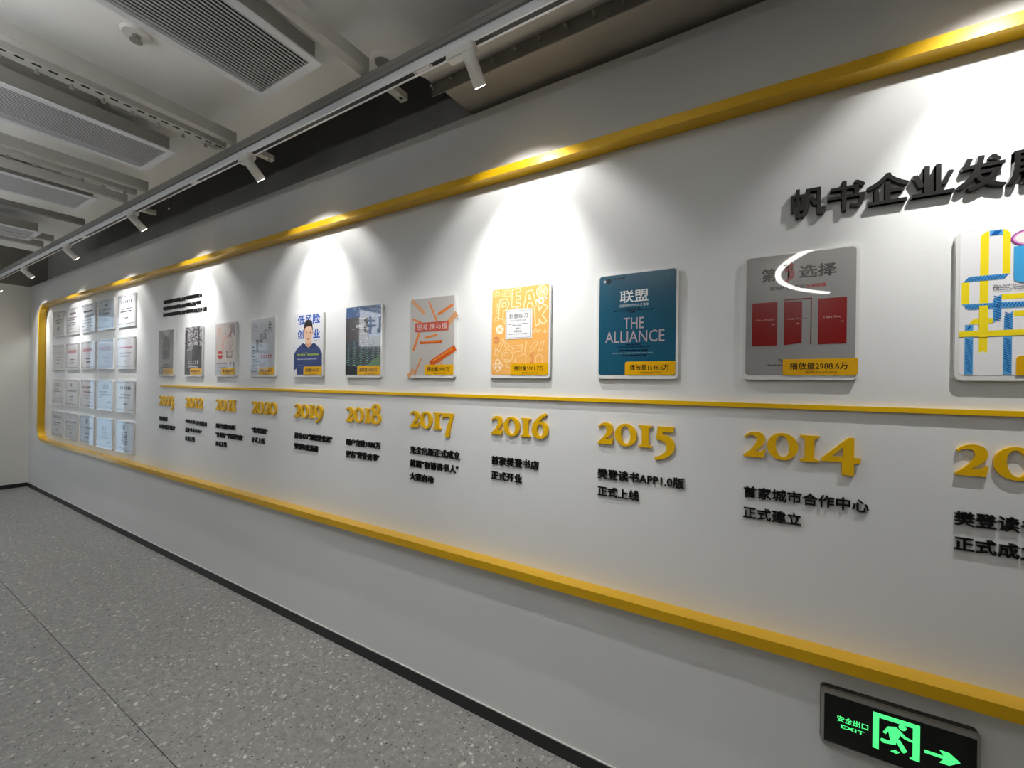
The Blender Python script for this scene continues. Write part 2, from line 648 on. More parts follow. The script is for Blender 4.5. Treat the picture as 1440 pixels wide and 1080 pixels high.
def slotted_strut(name, label, x, z=BZ + 0.005, w=0.04, h=0.03, y1=-0.455, y0=-3.0, slots=True, bolts=False):
    t = thing(name, label, 'beam', (x, y1, z), 'steel beams under the ceiling')
    L = y0 - y1
    bm = bmesh.new()
    box(bm, -w / 2, L, 0, w / 2, 0, 0.003)
    box(bm, -w / 2, L, 0.003, -w / 2 + 0.003, 0, h)
    box(bm, w / 2 - 0.003, L, 0.003, w / 2, 0, h)
    put('strut_profile', bm, M_BEAM, t)
    if slots:
        sb = bmesh.new()
        slab(sb, [(a, b) for a, b in rrect(-0.0075, -0.015, 0.0075, 0.015, 0.0072, 4)], 0, 0.001)
        sm = bpy.data.meshes.new('slot')
        for v in sb.verts:
            x_, y_, z_ = v.co
            v.co = (x_, z_, -y_ + 0.0006)
        bmesh.ops.recalc_face_normals(sb, faces=sb.faces)
        sb.to_mesh(sm)
        sb.free()
        sm.materials.append(M_BLK)
        y = -0.03
        while y > L + 0.03:
            put_mesh('slot', sm, None, t, (0, y, 0))
            y -= 0.0478
    if bolts:
        bb = bmesh.new()
        cyl(bb, (0, 0, 0.001), (0, 0, -0.012), 0.0055, n=8)
        cyl(bb, (0, 0, -0.012), (0, 0, -0.018), 0.009, n=6)
        me = bpy.data.meshes.new('bolt')
        bmesh.ops.recalc_face_normals(bb, faces=bb.faces)
        bb.to_mesh(me)
        bb.free()
        me.materials.append(M_BOLT)
        y = -0.06
        while y > L + 0.03:
            put_mesh('bolt', me, None, t, (0, y, 0))
            y -= 0.104
    return t


channel_beam('ceiling_beam', 'pale steel beam nearest the camera, right of the largest air vent', -1.42)
channel_beam('ceiling_beam', 'pale steel beam on the left of the largest air vent, beside the strut with oval slots', -2.46)
slotted_strut('slotted_strut', 'steel strut with a row of black oval slots between the two largest air vents', -2.565)
slotted_strut('bolted_strut', 'narrow steel strut with a row of bolts, left of the strut with oval slots', -2.640, z=BZ + 0.025, slots=False, bolts=True, w=0.03)
channel_beam('ceiling_beam', 'grey steel beam just left of the second largest air vent', -3.60, h=0.06)
slotted_strut('bolted_strut', 'steel strut with bolts between two beams, behind the second air vent', -3.79, z=BZ + 0.02, slots=False, bolts=True, w=0.045)
channel_beam('ceiling_beam', 'grey steel beam just right of the third air vent', -3.955, h=0.05)
channel_beam('ceiling_beam', 'grey steel beam between the third and the smallest air vent', -4.86, w=0.05, h=0.045, m=M_BEAMD)
channel_beam('ceiling_beam', 'pale steel beam just left of the smallest air vent', -5.72, w=0.05)
channel_beam('ceiling_beam', 'pale steel beam furthest from the camera, at the end of the ceiling', -6.05, w=0.05)


def bracket(x, label):
    t = thing('mounting_bracket', label, 'bracket', (x, -0.3, 2.80), 'brackets beyond the lighting track')
    bm = bmesh.new()
    w = 0.019
    # plate with a round hole at the tip
    hole = [bm.verts.new((0.010 * math.cos(a), 0.0 + 0.010 * math.sin(a), 0)) for a in [math.radians(22.5 + 45 * i) for i in range(8)]]
    outer = [bm.verts.new(p) for p in ((w, 0.022, 0), (-w, 0.022, 0), (-w, -0.022, 0), (w, -0.022, 0))]
    # ring of faces between square and octagon
    idx = [(0, 0, 1), (1, 2, 3), (2, 4, 5), (3, 6, 7)]
    for k in range(4):
        o, a, b = idx[k]
        bm.faces.new((outer[o], hole[b], hole[a]))
        bm.faces.new((outer[o], outer[(o + 1) % 4], hole[(b + 1) % 8], hole[b]))
    r = bmesh.ops.extrude_face_region(bm, geom=bm.faces[:])
    bmesh.ops.translate(bm, verts=[g for g in r['geom'] if isinstance(g, bmesh.types.BMVert)], vec=(0, 0, 0.004))
    box(bm, -w, -0.12, 0, w, -0.022, 0.004)
    box(bm, w - 0.003, -0.12, 0.004, w, 0.022, 0.028)
    box(bm, -w, -0.12, 0.004, -w + 0.003, 0.022, 0.028)
    box(bm, -w, 0.019, 0.004, w, 0.022, 0.028)
    put('bracket_arm', bm, M_BEAM, t)
    bm = bmesh.new()
    cyl(bm, (0, 0, 0.006), (0, 0, 0.03), 0.011, n=12)
    put('screw_recess', bm, M_BLK, t)


bracket(-1.375, 'white steel bracket with a round hole, nearest the camera beyond the track')
bracket(-2.405, 'white steel bracket with a hole behind the second spotlight')
bracket(-3.975, 'white steel bracket with a hole behind the third spotlight')

# steel channel over the track, then the track
ch = boxes('ceiling_channel', [(-8.6, -0.458, 2.781, 3.9, -0.395, 2.785), (-8.6, -0.458, 2.785, 3.9, -0.454, 2.822),
                               (-8.6, -0.399, 2.785, 3.9, -0.395, 2.822), (-8.6, -0.4545, 2.800, 3.9, -0.459, 2.8015)], M_BEAMD)
tag(ch, 'long grey steel channel that carries the white lighting track', 'channel')
tr = thing('lighting_track', 'long white lighting track with a black groove running parallel to the wall', 'lighting track', (-8.55, -0.43, 2.75))
TLn = 12.4
boxes('track_body', [(0, -0.017, 0.004, TLn, 0.017, 0.031), (0, -0.017, 0, TLn, -0.0095, 0.004), (0, 0.0085, 0, TLn, 0.017, 0.004)], M_TRACK, tr)
boxes('track_groove', [(0, -0.0095, 0.0006, TLn, 0.0085, 0.006)], M_GROOVE, tr)
for x in (-1.125, -2.975, -4.95, -6.9, 0.75):
    j = boxes('track_connector', [(x + 8.55 - 0.045, -0.0075, 0.0003, x + 8.55 + 0.045, 0.0075, 0.003)], mat('connector_white', (216, 216, 220), rough=0.4), tr)
    bm = bmesh.new()
    for dx in (-0.036, 0.036):
        cyl(bm, (x + 8.55 + dx, 0, 0.001), (x + 8.55 + dx, 0, -0.0006), 0.003, n=8)
    put('screw', bm, M_GROOVE, j)

LX = [-0.893, -2.334, -3.874, -5.367, -6.824, -8.30, 0.585, 2.06]
LN = ['white cylinder spotlight nearest the camera, glowing tip above the gold stripe', 'second white spotlight from the camera on the track',
      'third white spotlight from the camera on the track', 'fourth white spotlight from the camera on the track',
      'white spotlight second from the far end of the track', 'white spotlight at the far left end of the track',
      'white spotlight on the track above the black wall title, out of view', 'white spotlight past the title, out of view']
for i, (x, lab) in enumerate(zip(LX, LN)):
    t = thing('spotlight', lab, 'spotlight', (x, -0.43, 2.75), 'spotlights on the track')
    bm = bmesh.new()
    box(bm, -0.105, -0.0175, -0.028, 0.012, 0.0175, 0.0)
    bmesh.ops.bevel(bm, geom=[e for e in bm.edges if abs(e.verts[0].co.z + 0.028) < 1e-5 and abs(e.verts[1].co.z + 0.028) < 1e-5], offset=0.005, segments=2, affect='EDGES')
    put('adapter', bm, M_LAMP, t)
    bm = bmesh.new()
    cyl(bm, (0.0, -0.006, 0.0), (0.0, -0.006, -0.055), 0.0185, n=24)
    put('pivot', bm, M_LAMP, t, smooth=False)
    ax = Vector((0, 0.715, -0.70)).normalized()
    p0 = Vector((0, -0.028, -0.035))
    p1 = p0 + ax * 0.112
    bm = bmesh.new()
    cyl(bm, p0, p1, 0.0235, n=32)
    # hollow rim
    body = put('lamp_body', bm, M_LAMP, t)
    for p in body.data.polygons:
        p.use_smooth = len(p.vertices) == 4
    bm = bmesh.new()
    cyl(bm, p1 - ax * 0.001, p1 + ax * 0.0015, 0.0205, n=24)
    put('lamp_lens', bm, M_LENS, t)
    bm = bmesh.new()
    cyl(bm, (-0.03, 0.008, -0.028), (-0.03, 0.008, -0.040), 0.004, n=8)
    put('lock_screw', bm, M_LAMP, t)
    for nm, size, blend, en, aim, rad in (('spot_core', 66, 0.9, SPOT_CORE, (0, 0.50, -0.865), 0.014), ('spot_spill', 106, 0.4, SPOT_SPILL, (0, 0.55, -0.83), 0.014)):
        ld = bpy.data.lights.new(nm, 'SPOT')
        ld.spot_size = math.radians(size)
        ld.spot_blend = blend
        ld.energy = en
        ld.color = (1.0, 0.985, 0.965)
        ld.shadow_soft_size = rad
        lo = bpy.data.objects.new(nm, ld)
        COL.objects.link(lo)
        lo.parent = t
        lo.location = p1 + ax * 0.018
        lo.rotation_euler = Vector(aim).to_track_quat('-Z', 'Y').to_euler()

# ceiling downlight, out of the frame overhead, washing the lower wall and the ledge of the frame
for x in (-0.85,):
    t = thing('ceiling_downlight', 'small white surface downlight overhead, out of view', 'downlight', (x, -0.90, CZ))
    bm = bmesh.new()
    cyl(bm, (0, 0, 0), (0, 0, -0.20), 0.035, n=24)
    put('lamp_body', bm, M_LAMP, t)
    bm = bmesh.new()
    cyl(bm, (0, 0, -0.199), (0, 0, -0.203), 0.029, n=24)
    put('lamp_lens', bm, M_LENS, t)
    ld = bpy.data.lights.new('down_spot', 'SPOT')
    ld.spot_size = math.radians(86)
    ld.spot_blend = 0.7
    ld.energy = DOWN_SPOT
    ld.color = (1.0, 0.985, 0.965)
    ld.shadow_soft_size = 0.02
    lo = bpy.data.objects.new('down_spot', ld)
    COL.objects.link(lo)
    lo.parent = t
    lo.location = (0, 0, -0.225)
    lo.rotation_euler = Vector((-0.12, 0.34, -0.93)).to_track_quat('-Z', 'Y').to_euler()

# air vents hanging below the ceiling
def vent(label, xr, w, ylen=1.5, ye=-0.575, z=2.825):
    t = thing('air_vent', label, 'vent', (xr - w, ye, z), 'air vents in the ceiling')
    fw = 0.032
    bm = bmesh.new()
    box(bm, 0, -ylen, 0, fw, 0, 0.008)
    box(bm, w - fw, -ylen, 0, w, 0, 0.008)
    box(bm, fw, -fw, 0, w - fw, 0, 0.008)
    box(bm, fw, -ylen, 0, w - fw, -ylen + fw, 0.008)
    # inner return edges
    for b in ((fw - 0.002, -ylen + fw, 0.008, fw, -fw, 0.03), (w - fw, -ylen + fw, 0.008, w - fw + 0.002, -fw, 0.03)):
        box(bm, *b)
    put('vent_frame', bm, M_VENT, t)
    bx = boxes('vent_box', [(0.02, -ylen + 0.02, 0.03, w - 0.02, -0.02, 0.085), (0.02, -ylen + 0.02, 0.008, 0.028, -0.02, 0.03),
                            (w - 0.028, -ylen + 0.02, 0.008, w - 0.02, -0.02, 0.03), (0.02, -0.028, 0.008, w - 0.02, -0.02, 0.03),
                            (w * 0.25, -ylen * 0.8, 0.085, w * 0.75, -ylen * 0.2, CZ - z)], M_BOX, t)
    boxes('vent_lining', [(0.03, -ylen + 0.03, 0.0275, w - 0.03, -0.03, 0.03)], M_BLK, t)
    n = 20
    iw = w - 2 * fw
    bm = bmesh.new()
    box(bm, -0.0024, -ylen + fw, 0.003, 0.0024, -fw, 0.0065)
    me = bpy.data.meshes.new('slat')
    bmesh.ops.recalc_face_normals(bm, faces=bm.faces)
    bm.to_mesh(me)
    bm.free()
    me.materials.append(M_SLAT)
    for k in range(n):
        put_mesh('slat', me, None, t, (fw + iw * (k + 0.5) / n, 0, 0))


vent('largest slatted air vent, nearest the camera at the top of the ceiling', -1.532, 0.415)
vent('second largest slatted air vent, left of the strut with oval slots', -2.85, 0.41)
vent('third slatted air vent from the camera, with a bluish sheen', -4.075, 0.40)
vent('smallest slatted air vent, furthest from the camera', -5.47, 0.41)

# sprinkler and detector on the ceiling
sp = thing('sprinkler', 'round white sprinkler rosette beside the largest air vent', 'sprinkler', (-2.27, -0.93, CZ))
bm = bmesh.new()
cyl(bm, (0, 0, 0), (0, 0, -0.010), 0.055, 0.046, n=32)
put('rosette', bm, M_LAMP, sp)
bm = bmesh.new()
cyl(bm, (0, 0, -0.010), (0, 0, -0.030), 0.016, 0.012, n=16)
cyl(bm, (0, 0, -0.030), (0, 0, -0.033), 0.022, 0.022, n=16)
put('nozzle', bm, mat('sprinkler_metal', (150, 147, 140), rough=0.45, metal=0.3), sp)
dt = thing('smoke_detector', 'round ceiling disc half hidden behind the channel near the nearest spotlight', 'detector', (-1.475, -0.315, CZ))
bm = bmesh.new()
cyl(bm, (0, 0, 0), (0, 0, -0.014), 0.055, 0.050, n=32)
put('disc', bm, M_CEIL, dt)
bm = bmesh.new()
cyl(bm, (0, 0, -0.014), (0, 0, -0.024), 0.036, 0.030, n=32)
put('sensor_cap', bm, M_BEAMD, dt)

# bolted angle strip hanging under the cove
fl_t = thing('bolted_angle_strip', 'grey bolted steel angle strip beside the nearest spotlight', 'steel angle', (-1.25, -0.235, 2.803))
boxes('angle_web', [(0, -0.004, 0, 5.0, 0, 0.067), (0, -0.03, 0.064, 5.0, -0.004, 0.068)], M_BEAMD, fl_t)
bm = bmesh.new()
cyl(bm, (0, -0.004, 0.0), (0, -0.016, 0.0), 0.0075, n=6)
cyl(bm, (0, -0.016, 0.0), (0, -0.03, 0.0), 0.0045, n=8)
bme = bpy.data.meshes.new('bolt')
bmesh.ops.recalc_face_normals(bm, faces=bm.faces)
bm.to_mesh(bme)
bm.free()
bme.materials.append(M_BOLT)
for k in range(22):
    put_mesh('bolt', bme, None, fl_t, (0.012 + 0.104 * k, 0, 0.032))

# thin cable tag dangling beside the third spotlight
cb = thing('hanging_cable', 'thin dark cable with a white clip dangling behind the third spotlight', 'cable', (-3.44, -0.390, 2.79))
bm = bmesh.new()
cyl(bm, (0, 0, 0), (0.004, 0, -0.085), 0.0022, n=6)
put('cord', bm, M_GROOVE, cb)
boxes('clip', [(-0.015, -0.006, -0.010, 0.015, 0.012, 0.012)], M_LAMP, cb)
boxes('tag', [(-0.004, -0.003, -0.095, 0.012, 0.003, -0.085)], M_LAMP, cb)

# ================================================================== WALL GRAPHICS
# yellow rounded frame
XO, XI, ZO0, ZO1, DP = -8.235, -8.2, 0.716, 2.514, 0.065
XRo = 3.2
bm = bmesh.new()
outer = rrect(XO, ZO0, XRo, ZO1, 0.20, 12)
inner = rrect(XI, ZO0 + 0.036, XRo - 0.035, ZO1 - 0.035, 0.165, 12)
fo = [bm.verts.new((x, -DP, z)) for x, z in outer]
bo = [bm.verts.new((x, 0, z)) for x, z in outer]
fi = [bm.verts.new((x, -DP, z)) for x, z in inner]
bi = [bm.verts.new((x, 0, z)) for x, z in inner]
n = len(outer)
for i in range(n):
    j = (i + 1) % n
    bm.faces.new((fo[i], fo[j], fi[j], fi[i]))
    bm.faces.new((fo[j], fo[i], bo[i], bo[j]))
    bm.faces.new((fi[i], fi[j], bi[j], bi[i]))
    bm.faces.new((bo[i], bi[i], bi[j], bo[j]))
fr = put('wall_frame', bm, M_YFRAME)
tag(fr, 'large glossy yellow rounded frame standing proud of the white wall', 'frame')

tl = thing('timeline_bar', 'thin yellow horizontal bar between the covers and the year numerals', 'bar', (-4.61, 0, 1.485))
for a, b in ((0, 3.77), (3.772, 7.2)):
    boxes('bar_segment', [(a, -0.012, 0, b, 0, 0.0145)], M_YBAR, tl)

# years
STEP = 0.5107
X0 = -0.0465
yrs = ['2013', '2014', '2015', '2016', '2017', '2018', '2019', '2020', '2021', '2022', '2023']
UN = 0.000829
caps = {
    '2013': ['樊登读书', '正式成立'],
    '2014': ['首家城市合作中心', '正式建立'],
    '2015': ['樊登读书APP1.0版', '正式上线'],
    '2016': ['首家樊登书店', '正式开业'],
    '2017': ['光尘出版正式成立', '首届"有请讲书人"', '大赛启动'],
    '2018': ['用户突破1000万', '更名"樊登读书"'],
    '2019': ['首场423"知识进化论"', '樊登年度演讲'],
    '2020': ['"非凡精读"', '正式上线'],
    '2021': ['用户突破5000万', '"企业版""李蕾讲经典"', '正式上线'],
    '2022': ['"□□□□"正式启动', '首个"□□□□"', '正式上线'],
    '2023': ['樊登读书', '正式更名为"帆书"'],
}
XP = []
BELOW = {'2013': 'the ribbon cover cut off at the right', '2014': 'the cover with three red doors', '2015': 'the teal cover', '2016': 'the orange doodle cover',
         '2017': 'the cover with orange pencils', '2018': 'the dark blue starry cover', '2019': 'the cover with a man in a navy hoodie',
         '2020': 'the pale silver cover', '2021': 'the pinkish cover with a red seal', '2022': 'the black and white house cover', '2023': 'the dark grey oval portrait cover'}
for i, y in enumerate(yrs):
    x = X0 + STEP * (1 - i)
    XP.append(x)
    t = thing('year_numeral', 'raised yellow year numeral below %s' % BELOW[y], 'numeral', (x, 0, 1.320), 'year numerals')
    ws = [DIGITS[c][0] for c in y]
    tot = sum(ws)
    g = (352 - tot) / 3.0
    g = max(6.0, min(g, 12.0))
    cx = 0.0
    for c in y:
        me, w = digit_mesh(c, UN, 0.010)
        put_mesh('digit', me, M_YNUM, t, (cx, 0, 0))
        cx += w + g * UN
    L = caps[y]
    zs = [1.181 - 0.0690 * k for k in range(len(L))]
    text_block('wall_caption', 'raised black caption under the year below %s' % BELOW[y], 'caption', x, zs, L, 0.0413, group='captions under the years', base=0.095)

text_block('wall_title', 'large raised black Chinese title at the top right of the wall', 'title', 0.073, [2.093], ['帆书企业发展'], 0.096, depth=0.018, bold=0.019, m=M_TITLE, base=0.095)
text_block('wall_notice', 'three small lines of raised black Chinese text above the leftmost covers', 'caption', -4.59, [2.218, 2.160, 2.103],
           ['□□□□,□□□□□人企业·□□□□□□公司', '□□□□,□□□□□人企业·□□站,北京·□□', '□□□□,□□□□□人企业·□□□□大厦,北京·三月'], 0.0345, depth=0.006, bold=0.012, base=0.095)


# ------------------------------------------------------------------ covers
class Sheet:
    """flat printing on a sheet: u,v in 0..1 of the printed sheet (v up); local origin = sheet bottom-left front"""

    def __init__(self, parent, x, z, w, h, y):
        self.p, self.x, self.z, self.w, self.h, self.y, self.k = parent, x, z, w, h, y, 0

    JOIN = ('fine_print', 'heading', 'ribbon_stripes', 'title_lettering', 'red_lettering', 'border_line', 'card_border', 'doodles',
            'doodle_letters', 'ball_seams', 'music_note', 'portrait_lines', 'border_corner', 'foliage', 'publisher_mark', 'brush_lettering', 'side_lettering')

    def _lay(self):
        self.k += 1
        return self.y - 0.00008 * self.k

    def poly(self, name, pts, rgb, m=None):
        self.polys(name, [pts], rgb, m)

    def polys(self, name, plist, rgb, m=None):
        if 1 < len(plist) <= 12 and name not in self.JOIN:
            for q in plist:
                self.polys(name, [q], rgb, m)
            return None
        y = self._lay()
        bm = bmesh.new()
        for pts in plist:
            yy = y - 0.000008 * (len(bm.faces) % 9)
            vs = [bm.verts.new((self.x + u * self.w, yy, self.z + v * self.h)) for u, v in pts]
            if len(vs) > 4:
                f = bm.faces.new(vs)
                bmesh.ops.triangulate(bm, faces=[f])
            else:
                bm.faces.new(vs)
        me = bpy.data.meshes.new(name)
        bm.normal_update()
        for f in bm.faces:
            if f.normal.y > 0:
                f.normal_flip()
        bm.to_mesh(me)
        bm.free()
        o = put_mesh(name, me, m or pm(rgb), self.p)
        if len(plist) > 1:
            o['kind'] = 'stuff'
        return o

    def rects(self, name, rl, rgb, m=None):
        self.polys(name, [[(a, b), (c, b), (c, d), (a, d)] for a, b, c, d in rl], rgb, m)

    def bars(self, name, bl, rgb):
        """bars: u,v centre, length, thickness (in w units), angle"""
        out = []
        asp = self.w / self.h
        for u, v, l, t, a in bl:
            r = math.radians(a)
            q = []
            for sx, sy in ((-1, -1), (1, -1), (1, 1), (-1, 1)):
                dx, dy = sx * l / 2, sy * t / 2
                q.append((u + dx * math.cos(r) - dy * math.sin(r), v + (dx * math.sin(r) + dy * math.cos(r)) * asp))
            out.append(q)
        self.polys(name, out, rgb)

    def outline(self, name, loops, rgb, t=0.008, closed=True):
        bl = []
        asp = self.w / self.h
        for pts in loops:
            m_ = len(pts)
            for i in range(m_ if closed else m_ - 1):
                (a, b), (c, d) = pts[i], pts[(i + 1) % m_]
                dx, dy = c - a, (d - b) / asp
                bl.append(((a + c) / 2, (b + d) / 2, math.hypot(dx, dy) + t * 0.7, t, math.degrees(math.atan2(dy, dx))))
        self.bars(name, bl, rgb)

    def text(self, s, u0, v0, u1, v1, rgb, bold=0.015, name='lettering', tilt=0.0, italic=0.0):
        me = font_mesh(s, 0, bold, 2)
        a, b, c, d = bounds(me)
        y = self._lay()
        for v in me.vertices:
            fu, fv = (v.co.x - a) / (b - a), (v.co.z - c) / (d - c)
            u = u0 + fu * (u1 - u0) + italic * fv
            vv = v0 + fv * (v1 - v0) + tilt * fu
            v.co = (self.x + u * self.w, y + v.co.y * 0.015, self.z + vv * self.h)
        me.name = name
        return put_mesh(name, me, pm(rgb), self.p)

    def dashes(self, rows, rgb, name='fine_print', seed=1, th=0.012):
        rng = random.Random(seed)
        out = []
        for u0, u1, v in rows:
            u = u0
            while u < u1:
                l = min(rng.uniform(0.03, 0.09), u1 - u)
                out.append((u, v, u + l, v + th * rng.uniform(0.75, 1.0)))
                u += l + 0.01
        self.rects(name, out, rgb)


def E2(cu, cv, ru, rv, n=20, a0=0, a1=360):
    o = []
    full = (a1 - a0) >= 360
    for i in range(n if full else n + 1):
        t = math.radians(a0 + (a1 - a0) * i / n)
        o.append((cu + ru * math.cos(t), cv + rv * math.sin(t)))
    return o


PW, PH = 0.305, 0.408         # acrylic block
SW, SH = 0.289, 0.389         # printed sheet
PZ = 1.578


def cover(year, label, base_rgb, draw, views='', label_w=0.183, label_full=False, fine=True):
    i = yrs.index(year)
    t = thing('book_cover_panel', label, 'cover panel', (XP[i] - 0.006, 0, PZ), 'framed book covers above the timeline')
    bm = bmesh.new()
    slab(bm, rrect(0, 0, PW, PH, 0.014, 6), -0.015, 0.0)
    bmesh.ops.bevel(bm, geom=[e for e in bm.edges if all(abs(v.co.y + 0.015) < 1e-6 for v in e.verts)], offset=0.0015, segments=2, affect='EDGES')
    put('acrylic_block', bm, M_ACRYL, t)
    sx, sz = 0.008, 0.015
    bm = bmesh.new()
    slab(bm, rrect(sx, sz, sx + SW, sz + SH, 0.011, 5), -0.0156, -0.0149)
    sh = put('printed_sheet', bm, pm(base_rgb), t)
    S = Sheet(sh, sx, sz, SW, SH, -0.0156)
    draw(S)
    # yellow counter label
    y = -0.0156 - 0.00008 * (S.k + 1) - 0.0004
    bm = bmesh.new()
    x1 = sx + SW + (0.006 if label_full else 0)
    slab(bm, rrect(x1 - label_w, sz, x1, sz + 0.051, 0.009, 5, (0, 1, 0, 0 if label_full else 1)), y, -0.0154)
    lb = put('counter_label', bm, mat('label_yellow', (228, 172, 14), rough=0.25, coat=1.0, coat_rough=0.02), t)
    S2 = Sheet(lb, x1 - label_w, sz, label_w, 0.051, y)
    if views:
        S2.text('播放量' + views, 0.10, 0.34, 0.88, 0.78, (30, 24, 14), bold=0.012)
    if fine:
        S2.text('数据截至2024年10月底', 0.32, 0.10, 0.74, 0.24, (70, 52, 14), bold=0.0, name='fine_print')
    return t


def d2013(S):
    Y, B = (250, 226, 40), (92, 168, 222)
    S.polys('yellow_ribbon', [[(0.130, 0.155), (0.157, 0.166), (0.186, 0.153), (0.190, 0.50), (0.190, 0.992), (0.165, 0.985), (0.134, 0.960)],
                              [(0.276, 0.992), (0.30, 0.988), (0.327, 0.955), (0.327, 0.686), (0.276, 0.686)],
                              [(0.013, 0.496), (0.065, 0.496), (0.065, 0.648), (0.013, 0.648)],
                              [(0.273, 0.515), (0.93, 0.515), (0.93, 0.550), (0.273, 0.550)],
                              [(0.350, 0.398), (0.93, 0.398), (0.93, 0.434), (0.350, 0.434)],
                              [(0.058, 0.352), (0.221, 0.357), (0.221, 0.391), (0.093, 0.391)]], Y)
    strips = [([(0.193, 0.956), (0.276, 0.956), (0.276, 0.992), (0.193, 0.992)], 7), ([(0.020, 0.650), (0.283, 0.654), (0.323, 0.689), (0.065, 0.686)], 13),
              ([(0.060, 0.456), (0.93, 0.456), (0.93, 0.494), (0.017, 0.496)], 40), ([(0.219, 0.357), (0.273, 0.398), (0.273, 0.553), (0.219, 0.517)], 10),
              ([(0.288, 0.308), (0.345, 0.308), (0.345, 0.432), (0.291, 0.398)], 7), ([(0.286, 0.006), (0.341, 0.006), (0.341, 0.262), (0.286, 0.262)], 15),
              ([(0.038, 0.312), (0.093, 0.312), (0.093, 0.352), (0.038, 0.352)], 3), ([(0.037, 0.006), (0.093, 0.006), (0.093, 0.266), (0.037, 0.266)], 15)]
    S.polys('blue_ribbon', [q for q, n_ in strips], B)
    st = []
    for q, n_ in strips:
        us = [p[0] for p in q]
        vs = [p[1] for p in q]
        u0, u1, v0, v1 = min(us), max(us), min(vs), max(vs)
        horiz = (u1 - u0) > (v1 - v0) * 0.9
        for k in range(n_):
            f = (k + 0.5) / n_
            if horiz:
                st.append((u0 + 0.02 + (u1 - u0 - 0.04) * f, (v0 + v1) / 2, 0.040, 0.0075, 58))
            else:
                f2 = 0.06 + 0.88 * f
                st.append(((u0 + u1) / 2, v0 + (v1 - v0) * f2, 0.052, 0.0075, -30))
    S.bars('ribbon_stripes', st, (30, 96, 172))
    S.rects('yellow_ribbon', [(0.0, 0.268, 0.99, 0.307), (0.130, 0.262, 0.188, 0.48)], Y)
    S.poly('title_box', [(0.345, 0.66), (0.352, 0.635), (0.385, 0.622), (0.92, 0.622), (0.92, 0.866), (0.345, 0.866)], (70, 168, 224))
    S.poly('seal_rim', E2(0.46, 0.918, 0.135, 0.058, 28), (166, 66, 150))
    S.poly('seal_ring', E2(0.46, 0.918, 0.122, 0.050, 28), (222, 170, 214))
    S.poly('seal', E2(0.46, 0.918, 0.108, 0.043, 28), (250, 236, 232))
    S.text("The Go-To Mom's", 0.217, 0.604, 0.47, 0.616, (50, 50, 60), bold=0.02, name='subtitle')
    S.text("Parents' Guide to", 0.217, 0.590, 0.46, 0.602, (50, 50, 60), bold=0.02, name='subtitle')
    S.text("Coaching Young Children", 0.217, 0.575, 0.55, 0.587, (50, 50, 60), bold=0.02, name='subtitle')


def d2014(S):
    red = (132, 7, 11)
    K = (30, 26, 25)
    S.text('第', 0.151, 0.784, 0.306, 0.897, K, bold=0.028, name='title_lettering')
    th = DIGITS['3'][1][0]
    S.poly('title_numeral', [(0.344 + x / 80 * 0.121, 0.763 + (y + 48) / 151 * 0.170) for x, y in th], (150, 16, 20))
    S.text('选择', 0.507, 0.790, 0.836, 0.895, K, bold=0.028, name='title_lettering')
    S.text('解决所有难题的', 0.237, 0.708, 0.559, 0.740, K, bold=0.02, name='subtitle')
    S.text('关键思维', 0.566, 0.708, 0.749, 0.738, (176, 40, 34), bold=0.02, name='subtitle')
    S.polys('red_door', [[(0.064, 0.247), (0.310, 0.247), (0.310, 0.612), (0.064, 0.612)],
                         [(0.372, 0.247), (0.538, 0.262), (0.538, 0.602), (0.372, 0.612)],
                         [(0.680, 0.247), (0.926, 0.247), (0.926, 0.612), (0.680, 0.612)]], red)
    S.rects('door_frame', [(0.372, 0.616, 0.625, 0.626), (0.614, 0.249, 0.625, 0.616)], (110, 10, 14))
    S.text('I See Myself', 0.099, 0.455, 0.285, 0.472, (205, 160, 156), bold=0, name='door_lettering')
    S.text('I Seek You', 0.396, 0.455, 0.532, 0.470, (205, 160, 156), bold=0, name='door_lettering')
    S.text('Out', 0.542, 0.455, 0.59, 0.470, (120, 20, 24), bold=0, name='door_lettering')
    S.text('I See You', 0.732, 0.454, 0.877, 0.471, (214, 180, 176), bold=0, name='door_lettering')
    S.rects('door_handle', [(0.255, 0.420, 0.285, 0.426), (0.490, 0.420, 0.512, 0.426), (0.875, 0.420, 0.90, 0.426)], (220, 150, 140))
    S.text('The 3rd Alternative', 0.32, 0.111, 0.687, 0.133, (44, 40, 38), bold=0.0, name='fine_print')
    S.text("Solving Life's", 0.213, 0.073, 0.52, 0.092, (44, 40, 38), bold=0.02, name='fine_print', italic=0.01)


